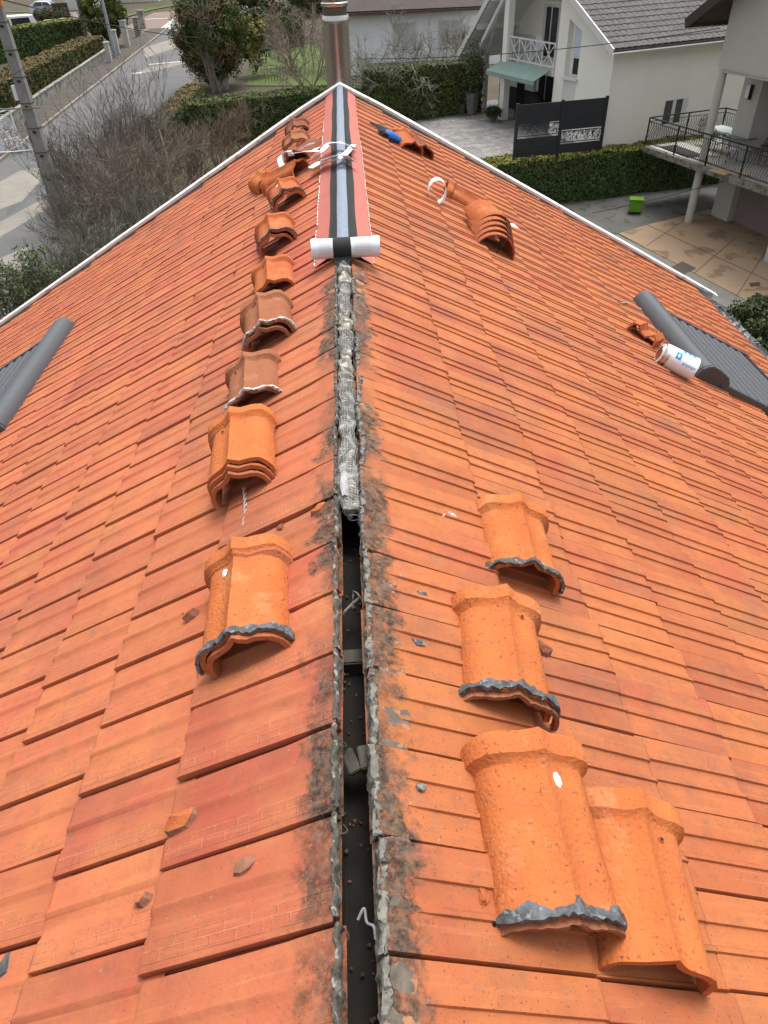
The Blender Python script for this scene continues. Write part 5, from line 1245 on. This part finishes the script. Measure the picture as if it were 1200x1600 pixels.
# furniture on the balcony
def loc(x, y, z): return MBH @ Vector((x, y, z))
def local_thing(name, x, y, z, yaw, label, cat, group=None): return empty(name, label=label, cat=cat, group=group, mw=MBH @ Matrix.Translation((x, y, z)) @ Matrix.Rotation(R(yaw), 4, 'Z'))
zf = -5.735
MBI = MBH.inverted(); gq = MBI @ at(1136, 203, zf+.73); rq = MBI @ at(1160, 213, zf+.73)
tb = local_thing('glass_table', gq.x, gq.y, zf, 0, 'rectangular frosted glass table with white legs on the balcony', 'table')
MB().box((0, 0, .73), (1.5, .8, .02)).build('table_top', mat('frosted_glass', (.42, .50, .48), None, 4, .2, spec=.6), tb, bevel=.008)
MB().box((0, 0, .70), (1.45, .75, .03)).build('table_frame', WHITE, tb)
for a, b in ((-1, -1), (-1, 1), (1, -1), (1, 1)): MB().bar((a*.5, b*.25, .70), (a*.65, b*.33, 0), .04, .04).build('leg', WHITE, tb)
tb = local_thing('round_table', rq.x, rq.y, zf, 0, 'round black metal table on the balcony right of the glass table', 'table')
MB().cyl((0, 0, .71), (0, 0, .735), .55, 36).build('table_top', mat('dark_table_top', (.10, .095, .09), (.14, .13, .12), 8, .3, spec=.5), tb, True)
for k in range(4): a = k*math.pi/2+.4; MB().tube([(.1*math.cos(a), .1*math.sin(a), .71), (.15*math.cos(a), .15*math.sin(a), .3), (.42*math.cos(a), .42*math.sin(a), 0)], .014, 6).build('leg', RI, tb)
cup = MB().cyl(loc(rq.x-.2, rq.y, zf+.737), loc(rq.x-.2, rq.y, zf+.86), .045, 12).build('white_cup', WHITE); tag(cup, 'small white cup on the round black balcony table', 'cup')
CHR = mat('chair_metal_dark', (.05, .045, .042), (.08, .07, .065), 6, .5); CUS = mat('chair_cushion_pale', (.55, .54, .53), (.48, .47, .46), 6, .9); CUD = mat('chair_cushion_dark', (.10, .085, .085), (.12, .105, .10), 6, .9)
def chair(x, y, yaw, label, cush):
    t = local_thing('balcony_chair', x, y, zf, yaw, label, 'chair', 'chairs on the balcony')
    MB().box((0, 0, .45), (.44, .44, .05)).build('seat', cush, t, bevel=.015)
    m = MB(); m.tube(smooth([Vector((-.21, .21, .45)), Vector((-.22, .27, .85)), Vector((0, .29, 1.0)), Vector((.22, .27, .85)), Vector((.21, .21, .45))]), .014, 5)
    for k in range(-3, 4): m.tube([(k*.055, .22, .5), (k*.055+.05, .28, .92)], .007, 4); m.tube([(k*.055+.02, .22, .5), (k*.055-.04, .28, .92)], .007, 4)
    m.build('backrest', CHR, t)
    for a, b in ((-1, -1), (-1, 1), (1, -1), (1, 1)): MB().tube([(a*.19, b*.19, .45), (a*.21, b*.23, 0)], .013, 5).build('leg', CHR, t)
chair(gq.x-1.05, gq.y, 95, 'dark slatted folding chair at the left end of the glass table', CHR)
chair((gq.x+rq.x)/2-.15, min(gq.y, rq.y)-.55, 185, 'pale-cushioned metal chair between the two balcony tables', CUS)
chair(rq.x+.35, rq.y-.75, 175, 'pale-cushioned metal chair in front of the round table', CUS)
chair(rq.x+.5, rq.y+.75, -10, 'dark-cushioned metal chair behind the round table by the house wall', CUD)
chair(rq.x+1.0, rq.y, -80, 'dark metal chair at the right picture edge of the balcony', CUD)
o = MB().box((0, 0, 0), (1.9, .75, .02)).build('dark_mat', BLACK); o.matrix_world = MBH @ Matrix.Translation((-1.55, .25, zf+.012)) @ Matrix.Rotation(R(-3), 4, 'Z'); tag(o, 'black rectangular mat lying on the balcony floor near its left corner', 'mat')
o = MB().box((0, 0, 0), (.75, .20, .05)).build('wood_offcut', mat('pale_wood', (.45, .30, .17), (.38, .26, .15), 10, .8)); o.matrix_world = MBH @ Matrix.Translation((1.5, -.50, -5.73)) @ Matrix.Rotation(R(5), 4, 'Z'); tag(o, 'pale wooden board resting on the outer edge of the balcony slab', 'board')
o = MB().box((0, 0, 0), (1.0, .35, .06)).build('cardboard_sheet', mat('ochre_card', (.50, .33, .16), (.42, .40, .36), 4, .9)); o.matrix_world = MBH @ Matrix.Translation((1.9, -.15, zf+.04)) @ Matrix.Rotation(R(9), 4, 'Z'); tag(o, 'ochre and white flat sheets lying inside the railing', 'sheet')

# ================================================================== WHITE GABLE HOUSE (centre right)
e1 = Vector((.93, .37, 0)).normalized(); e2 = Vector((-e1.y, e1.x, 0)); K0 = Vector((10.71, 32.54, 0))
MW = Matrix(((e1.x, e2.x, 0, K0.x), (e1.y, e2.y, 0, K0.y), (0, 0, 1, 0), (0, 0, 0, 1)))
wh = empty('gable_house', label='cream gable house with balcony, green awning and dark grey roof', cat='house', mw=MW)
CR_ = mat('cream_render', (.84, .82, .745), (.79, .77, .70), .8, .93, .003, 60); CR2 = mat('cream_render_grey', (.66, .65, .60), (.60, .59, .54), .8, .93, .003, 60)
WW = mat('white_woodwork', (.66, .66, .64), (.60, .60, .58), 3, .6); GL_ = mat('window_glass_dark', (.03, .033, .036), (.05, .052, .055), 3, .12, spec=.6)
zb_ = -6.6
def top(e): return -2.34+.52*e if e < 6.41 else .99-.93*(e-6.41)
def wallpoly(name, pts, x0, x1, mt, par):          # polygon in the (e2, z) plane, thickness x0..x1
    n = len(pts); m = MB(); m.add([(x0, a, b) for a, b in pts]+[(x1, a, b) for a, b in pts], [tuple(range(n))[::-1], tuple(range(n, 2*n))]+[(i, (i+1) % n, n+(i+1) % n, n+i) for i in range(n)])
    return m.build(name, mt, par)
# front wall with the niche left open: four pieces butted together
nl, nr, nb, ntl, ntr = 3.12, 2.18, -3.80, -1.74, -2.14
wallpoly('front_wall', [(0, zb_), (nr, zb_), (nr, top(nr)), (0, top(0))], 0, .3, CR_, wh)
wallpoly('front_wall', [(nl, zb_), (3.80, zb_), (3.80, top(3.8)), (nl, top(nl))], 0, .3, CR_, wh)
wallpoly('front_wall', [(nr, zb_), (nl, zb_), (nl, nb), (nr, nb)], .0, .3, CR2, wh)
wallpoly('front_wall', [(nr, ntr), (nl, ntl), (nl, top(nl)), (nr, top(nr))], 0, .3, CR_, wh)
wallpoly('niche_back', [(nr-.02, nb-.02), (nl+.02, nb-.02), (nl+.02, ntl+.02), (nr-.02, ntr+.02)], .24, .42, CR_, wh)
wn = bx(wh, 'window', WW, .19, .235, 2.20, 2.86, -3.78, -3.06); bx(wn, 'pane', GL_, .18, .188, 2.27, 2.79, -3.70, -3.12)
wallpoly('roller_shutter', [(2.20, -3.06), (2.86, -3.06), (2.86, -2.0), (2.20, -2.16)], .17, .235, mat('shutter_pale_blue', (.55, .60, .68), (.50, .55, .63), 3, .6), wh)
bx(wh, 'sill', WW, -.10, .2, 2.12, 3.16, -3.90, -3.81)
bx(wh, 'return_wall', CR_, .3, 2.2, 3.55, 3.79, zb_, -.7)
bx(wh, 'back_wall', CR_, 2.0, 2.25, 3.8, 11.0, zb_, -1.45)
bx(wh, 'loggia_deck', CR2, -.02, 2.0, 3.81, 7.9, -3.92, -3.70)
bx(wh, 'corner_column', CR_, -.16, .16, 7.55, 7.92, zb_, .35)
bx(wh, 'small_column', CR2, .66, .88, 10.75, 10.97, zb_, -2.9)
bx(wh, 'right_wall', CR_, .301, 11, .0, .3, zb_-2, -2.34)
bx(wh, 'wing_wall', mat('wing_wall_white', (.60, .60, .585), (.54, .54, .53), 1, .9), 1.9, 1.99, 8.0, 11.3, -5.2, -2.9)
bx(wh, 'wing_base', BLACK, 1.88, 1.98, 8.0, 11.2, zb_, -5.2)
d_ = bx(wh, 'balcony_door', WW, 1.9, 1.99, 6.45, 7.75, -3.7, -1.58); bx(d_, 'pane', GL_, 1.88, 1.899, 6.56, 7.02, -3.6, -1.66); bx(d_, 'pane', GL_, 1.88, 1.899, 7.14, 7.50, -3.6, -1.66)
d_ = bx(wh, 'garden_door', WW, 1.9, 1.99, 6.3, 7.7, zb_, -4.1); bx(d_, 'pane', GL_, 1.88, 1.899, 6.4, 7.0, -6.2, -4.2); bx(d_, 'pane', GL_, 1.88, 1.899, 7.1, 7.6, -6.2, -4.2)
d_ = bx(wh, 'garden_door', WW, 1.9, 1.99, 4.3, 5.9, zb_, -4.1); bx(d_, 'pane', GL_, 1.88, 1.899, 4.4, 5.8, -6.2, -4.2)
wn = bx(wh, 'side_window', CR_, 3.02, 4.50, -.02, .0, -5.62, -5.55)
w_in = bx(wh, 'window', WW, 3.1, 4.35, -.012, -.003, -5.55, -4.62)
for a, b in ((3.10, 3.50), (3.70, 4.05)): bx(w_in, 'pane', GL_, a, b, -.02, -.0125, -5.53, -4.64)
bx(wh, 'basement_window', WW, -.03, -.004, 1.0, 2.6, -6.55, -6.15)
# balustrade with crosses
bal = bx(wh, 'balustrade', WW, -.06, -.02, 3.82, 7.55, -2.72, -2.66)
bx(bal, 'rail', WW, -.06, -.02, 3.82, 7.55, -3.58, -3.53)
n_p = 4; wv = (7.55-3.82)/n_p
for k in range(n_p+1):
    y = 3.84+k*wv-.0*(k > 0); bx(bal, 'post', WW, -.065, -.015, min(y, 7.5), min(y, 7.5)+.045, -3.9, -2.66)
    if k < n_p:
        for (za, zb2) in ((-3.55, -2.70), (-2.70, -3.55)): MB().bar((-.04, y+.02, za), (-.04, y+wv, zb2), .035, .035, (1, 0, 0)).build('cross_bar', WW, bal)
        MB().bar((-.04, y+wv/2, -3.55), (-.04, y+wv/2, -2.70), .03, .03, (1, 0, 0)).build('cross_bar', WW, bal)
# awning
aw = empty('awning', label='pale green fabric awning with scalloped valance under the white balcony', cat='awning', mw=MW)
AG = mat('awning_green', (0.240, 0.336, 0.300), (0.200, 0.288, 0.256), 2, .8, c3=(0.288, 0.368, 0.328), s3=8, a3=.5)
m = MB(); m.shell([[Vector((-.07, y, -3.68)) for y in np.linspace(4.05, 8.05, 12)], [Vector((-.95, y, -4.02)) for y in np.linspace(3.98, 8.0, 12)]], .02); m.build('canopy', AG, aw)
for k in range(25):
    y = 3.98+k*.16; m = MB(); m.add([(-.97, y, -4.02), (-.97, y+.155, -4.02), (-.97, y+.155, -4.16), (-.97, y+.08, -4.21), (-.97, y, -4.16), (-.955, y, -4.02), (-.955, y+.155, -4.02), (-.955, y+.155, -4.16), (-.955, y+.08, -4.21), (-.955, y, -4.16)], [(0, 1, 2, 3, 4), (9, 8, 7, 6, 5), (0, 5, 6, 1), (1, 6, 7, 2), (2, 7, 8, 3), (3, 8, 9, 4), (4, 9, 5, 0)]); m.build('valance_scallop', AG, aw)
# roof
RT = mat('dark_grey_roof_tile', (.075, .07, .07), (.105, .098, .095), 2.5, .75, .003, 30, c3=(.045, .042, .042), s3=6, a3=.7, t3=.55)
def roof_plane(sgn, e_a, z_a, e_b, z_b, nrow, x0, x1):
    """rows of tiles from eave (e_a,z_a) to ridge (e_b,z_b) along e1"""
    rp = MB().shell([[Vector((x0, e_a, z_a)), Vector((x1, e_a, z_a))], [Vector((x0, e_b, z_b)), Vector((x1, e_b, z_b))]][::int(sgn)], .12).build('roof_plane', RT, wh)
    L = math.hypot(e_b-e_a, z_b-z_a); d = Vector((0, e_b-e_a, z_b-z_a))/L; n = Vector((0, -d.z, d.y)) if d.y > 0 else Vector((0, d.z, -d.y))
    if n.z < 0: n = -n
    cw = .30; ncol = int((x1-x0)/cw)
    m = MB(); prof = [(0, .0), (.06, .03), (.15, .038), (.24, .03), (.30, .0)]
    rows = [[d*a+n*(h+b)+Vector((x, 0, 0)) for x, h in prof] for a, b in ((-.03, .035), (.37, .008))]
    m.shell(rows if sgn > 0 else rows, .012); me = m.mesh('roof_tile', RT, True)
    cnt = 0
    for r_ in range(nrow):
        for c in range(ncol):
            if cnt > 290: break
            link('roof_tile', me, rp, Matrix.Translation(Vector((x0+c*cw, e_a, z_a))+d*(r_*.34+.03)+n*.0)); cnt += 1
    return rp
roof_plane(1, -.45, -2.50, 6.41, 1.07, 14, -.48, 6.2)
MB().shell([[Vector((-.48, 11.6, -3.83)), Vector((6.2, 11.6, -3.83))], [Vector((-.48, 6.41, 1.07)), Vector((6.2, 6.41, 1.07))]], .14).build('roof_plane', RT, wh)
MB().shell([[Vector((-.44, 11.5, -3.93)), Vector((6.0, 11.5, -3.93))], [Vector((-.44, 6.41, .86)), Vector((6.0, 6.41, .86))]], .03).build('soffit', WW, wh)
bb = MB(); bb.bar((-.52, -.5, -2.56), (-.52, 6.42, 1.03), .06, .24, (0, 0, 1)); bb.build('barge_board', WW, wh)
bb = MB(); bb.bar((-.52, 11.65, -3.90), (-.52, 6.40, 1.03), .06, .24, (0, 0, 1)); bb.build('barge_board', WW, wh)
for (e_, z_) in ((11.1, -3.55), (9.9, -2.45), (8.6, -1.25), (7.72, -.45)): bx(wh, 'purlin', WW, -.45, 2.0, e_-.10, e_+.10, z_-.12, z_+.12)
MB().bar((-.2, 9.9, -3.3), (-.2, 7.9, -1.2), .16, .16).build('brace', WW, wh); MB().bar((.77, 10.9, -4.2), (.2, 9.2, -2.0), .14, .14).build('brace', WW, wh)
m = MB(); m.shell([[Vector((x, -.52+.075*math.cos(a), -2.60+.075*math.sin(a))) for a in np.linspace(math.pi, 2*math.pi, 7)] for x in (-.5, 11)], .01); m.build('gutter', WW, wh, True)
bx(wh, 'soffit', WW, -.45, 11, -.44, -.0, -2.64, -2.60)
# loggia things: white chair, dark pots
t = empty('white_chair', label='white plastic chair on the balcony behind the crossed railing', cat='chair', mw=MW @ Matrix.Translation((1.0, 7.0, -3.7)))
MB().box((0, 0, .42), (.5, .5, .05)).build('seat', WHITE, t, bevel=.01); MB().box((.25, 0, .72), (.05, .5, .55)).build('backrest', WHITE, t, bevel=.01)
for a, b in ((-1, -1), (-1, 1), (1, -1), (1, 1)): MB().box((a*.2, b*.2, .21), (.05, .05, .42)).build('leg', WHITE, t)
# terrace
TER = mat('terrace_paving', (0.136, 0.133, 0.132), (0.099, 0.096, 0.095), .9, .8, .003, 30, c3=(0.178, 0.170, 0.159), s3=2.4, a3=.6, t3=.52)
m = MB(); c_ = [(-9, .9), (2.5, -.1), (2.5, 12.5), (-7.5, 10.2)]
terr = [Vector((1.0, 30.6, -6.2)), Vector((14.5, 33.6, -6.2))]+[MW @ Vector((a, b, -6.2)) for a, b in c_[2:]]; m.add([tuple(v) for v in terr]+[(v.x, v.y, -8.) for v in terr], [(0, 1, 2, 3), (0, 4, 5, 1), (1, 5, 6, 2), (2, 6, 7, 3), (3, 7, 4, 0)])
tr = m.build('terrace', TER); tag(tr, kind='structure')
pl = MB().box((0, 0, 0), (1.18, .285, .012)).mesh('paving_plank', mat('paving_plank', (.20, .195, .19), (.14, .135, .132), .8, .7, .003, 25, c3=(.27, .255, .235), s3=3, a3=.6, t3=.50, rnd=.16))
cnt = 0
for i in range(-7, 2):
    for j in range(0, 40):
        if cnt >= 300: break
        u, v = i*1.2+(j % 2)*.6, -2.5+j*.30
        wp = MW @ Vector((u, v, 0))
        if u < -7.0 or u > 2 or wp.y < 30.9+.224*(wp.x-1.)+.35: continue
        link('paving_plank', pl, None, MW @ Matrix.Translation((u, v, -6.192)))['kind'] = 'structure'; cnt += 1
# privacy screen
SCR = mat('screen_anthracite', (.030, .033, .038), (.024, .027, .031), 3, .55)
p0 = Vector((-4.20, .20)); p1 = Vector((-.45, -.50)); dd_ = (p1-p0); Ls = dd_.length; an = math.degrees(math.atan2(dd_.y, dd_.x))
sc = empty('privacy_screen', label='two-panel anthracite privacy screen with cut-out leaf pattern band on the terrace', cat='screen', mw=MW @ Matrix.Translation((p0.x, p0.y, -6.2)) @ Matrix.Rotation(R(an), 4, 'Z'))
for x in (0, Ls/2, Ls): bx(sc, 'post', SCR, x-.05, x+.05, -.05, .05, -.3, 2.16)
for (x0, x1, zb3, zt3) in ((.05, Ls/2-.05, .98, 1.38), (Ls/2+.05, Ls-.05, .62, 1.02)):
    k = 0; z = .22
    while z < 2.1:
        if not (zb3-.05 < z+.1 < zt3+.05): bx(sc, 'board', SCR, x0, x1, -.018, .018, z, z+.168)
        z += .172
    m = MB(); rr = random.Random(int(x0*10)+4)
    for q_ in range(120):
        a0 = rr.uniform(x0, x1); b0 = rr.uniform(zb3, zt3); an_ = rr.choice((.6, 1.1, 2.1, 2.6, 1.6))+rr.uniform(-.2, .2); l_ = rr.uniform(.08, .22)
        a1 = min(max(a0+math.cos(an_)*l_, x0), x1); b1 = min(max(b0+math.sin(an_)*l_, zb3), zt3)
        m.bar((a0, 0, b0), (a1, 0, b1), .012, .026, (0, 1, 0))
    for zz_ in (zb3, zt3): m.bar((x0, 0, zz_), (x1, 0, zz_), .03, .03, (0, 1, 0))
    tag(m.build('cutout_band', SCR, sc), kind='stuff')
# pots on the terrace
def pot(px, py, h, r1_, r2_, n, mt, label, plant=None, plant_h=.0, square=True):
    q = at(px, py, -6.18); t = empty('plant_pot', tuple(q), label, 'plant pot'); a = math.pi/4
    MB().tube([(0, 0, 0), (0, 0, h), (0, 0, h+.001), (0, 0, h-.05)], [r1_, r2_, r2_*.86, r2_*.8], n).build('pot_body', mt, t)
    if plant: r = np.random.default_rng(9); P = r.normal(0, 1, (2500, 3))*np.array([r2_*.8, r2_*.8, plant_h*.28])+np.array([0, 0, h+plant_h*.5]); o = link('foliage', leaf_mesh('foliage', P, np.tile([0, 0, 1.], (2500, 1)), .07, plant, 3, .3), t); o['kind'] = 'stuff'
pot(737, 178, .95, .24, .34, 4, mat('pot_grey', (.20, .195, .19), (.15, .145, .14), 4, .8), 'tall grey square planter with a green shrub, back of the terrace', LVG, 1.9)
pot(721, 177, .42, .19, .24, 14, mat('pot_dark_terracotta', (.12, .07, .05), (.08, .06, .05), 4, .8), 'short dark round pot left of the tall grey planter', None)
pot(770, 190, .28, .13, .18, 12, mat('pot_small_grey', (.12, .115, .10), None, 4, .8), 'small grey pot in front of the cream corner column', LVD, .3)
t = empty('covered_grill', label='dark covered barbecue beside the cream corner column', cat='barbecue', mw=MW @ Matrix.Translation((.9, 6.4, -6.18)))
MB().box((0, 0, .35), (.6, .9, .7)).build('cabinet', BLACK, t, bevel=.03); MB().tube([(0, -.4, .7), (0, -.38, .85), (0, 0, .98), (0, .38, .85), (0, .4, .7)], [.1, .26, .32, .26, .1], 12).build('lid', BLACK, t, True)
t = empty('lattice_screen', label='dark upright lattice panel right behind the corner column', cat='screen', mw=MW @ Matrix.Translation((.5, 7.15, -6.18)))
m = MB()
for k in range(5): m.bar((0, -.3+k*.14, 0), (0, -.3+k*.14, 1.7), .03, .03, (1, 0, 0))
for k in range(8): m.bar((0, -.3, .1+k*.22), (0, .26, .1+k*.22), .03, .03, (1, 0, 0))
m.build('lattice', BLACK, t); MB().box((.05, 0, .85), (.02, .6, 1.7)).build('backing', TIMBER, t)

# ================================================================== FAR WHITE HOUSE
fh = empty('far_house', (1.5, 62, -7.0), 'long white house with brown roof at the top behind the bare trees', 'house')
FW = mat('far_house_white', (.80, .81, .83), (.74, .75, .77), .7, .9)
bx(fh, 'wall', FW, -1.5, 10.5, 0, 8, -1, 3.93)
bx(fh, 'wing', FW, 8.6, 11.5, -3., 0, -1, 1.7)
m = MB(); m.shell([[Vector((-2.2, -.7, 3.95)), Vector((11.2, -.7, 3.95))], [Vector((-2.2, 4, 6.1)), Vector((11.2, 4, 6.1))]], .2); m.build('roof', mat('far_roof_brown', (.075, .06, .055), (.055, .045, .042), 2, .85, .01, 6), fh)
bx(fh, 'gutter', mat('gutter_brown', (.09, .06, .05)), -2.2, 11.2, -.82, -.70, 3.72, 3.86)
for x0 in (5.55, 2.2):
    wv_ = bx(fh, 'window', WW, x0, x0+1.75, -.05, -.002, 1.6, 3.15)
    for k in (0, 1): 
        sh_ = bx(wv_, 'shutter', mat('far_shutter_grey', (.50, .50, .49), (.46, .46, .45), 3, .7), x0+.07+k*.83, x0+.80+k*.83, -.09, -.052, 1.68, 3.08)
    bx(wv_, 'sill', WW, x0-.1, x0+1.85, -.14, -.0, 1.5, 1.59)
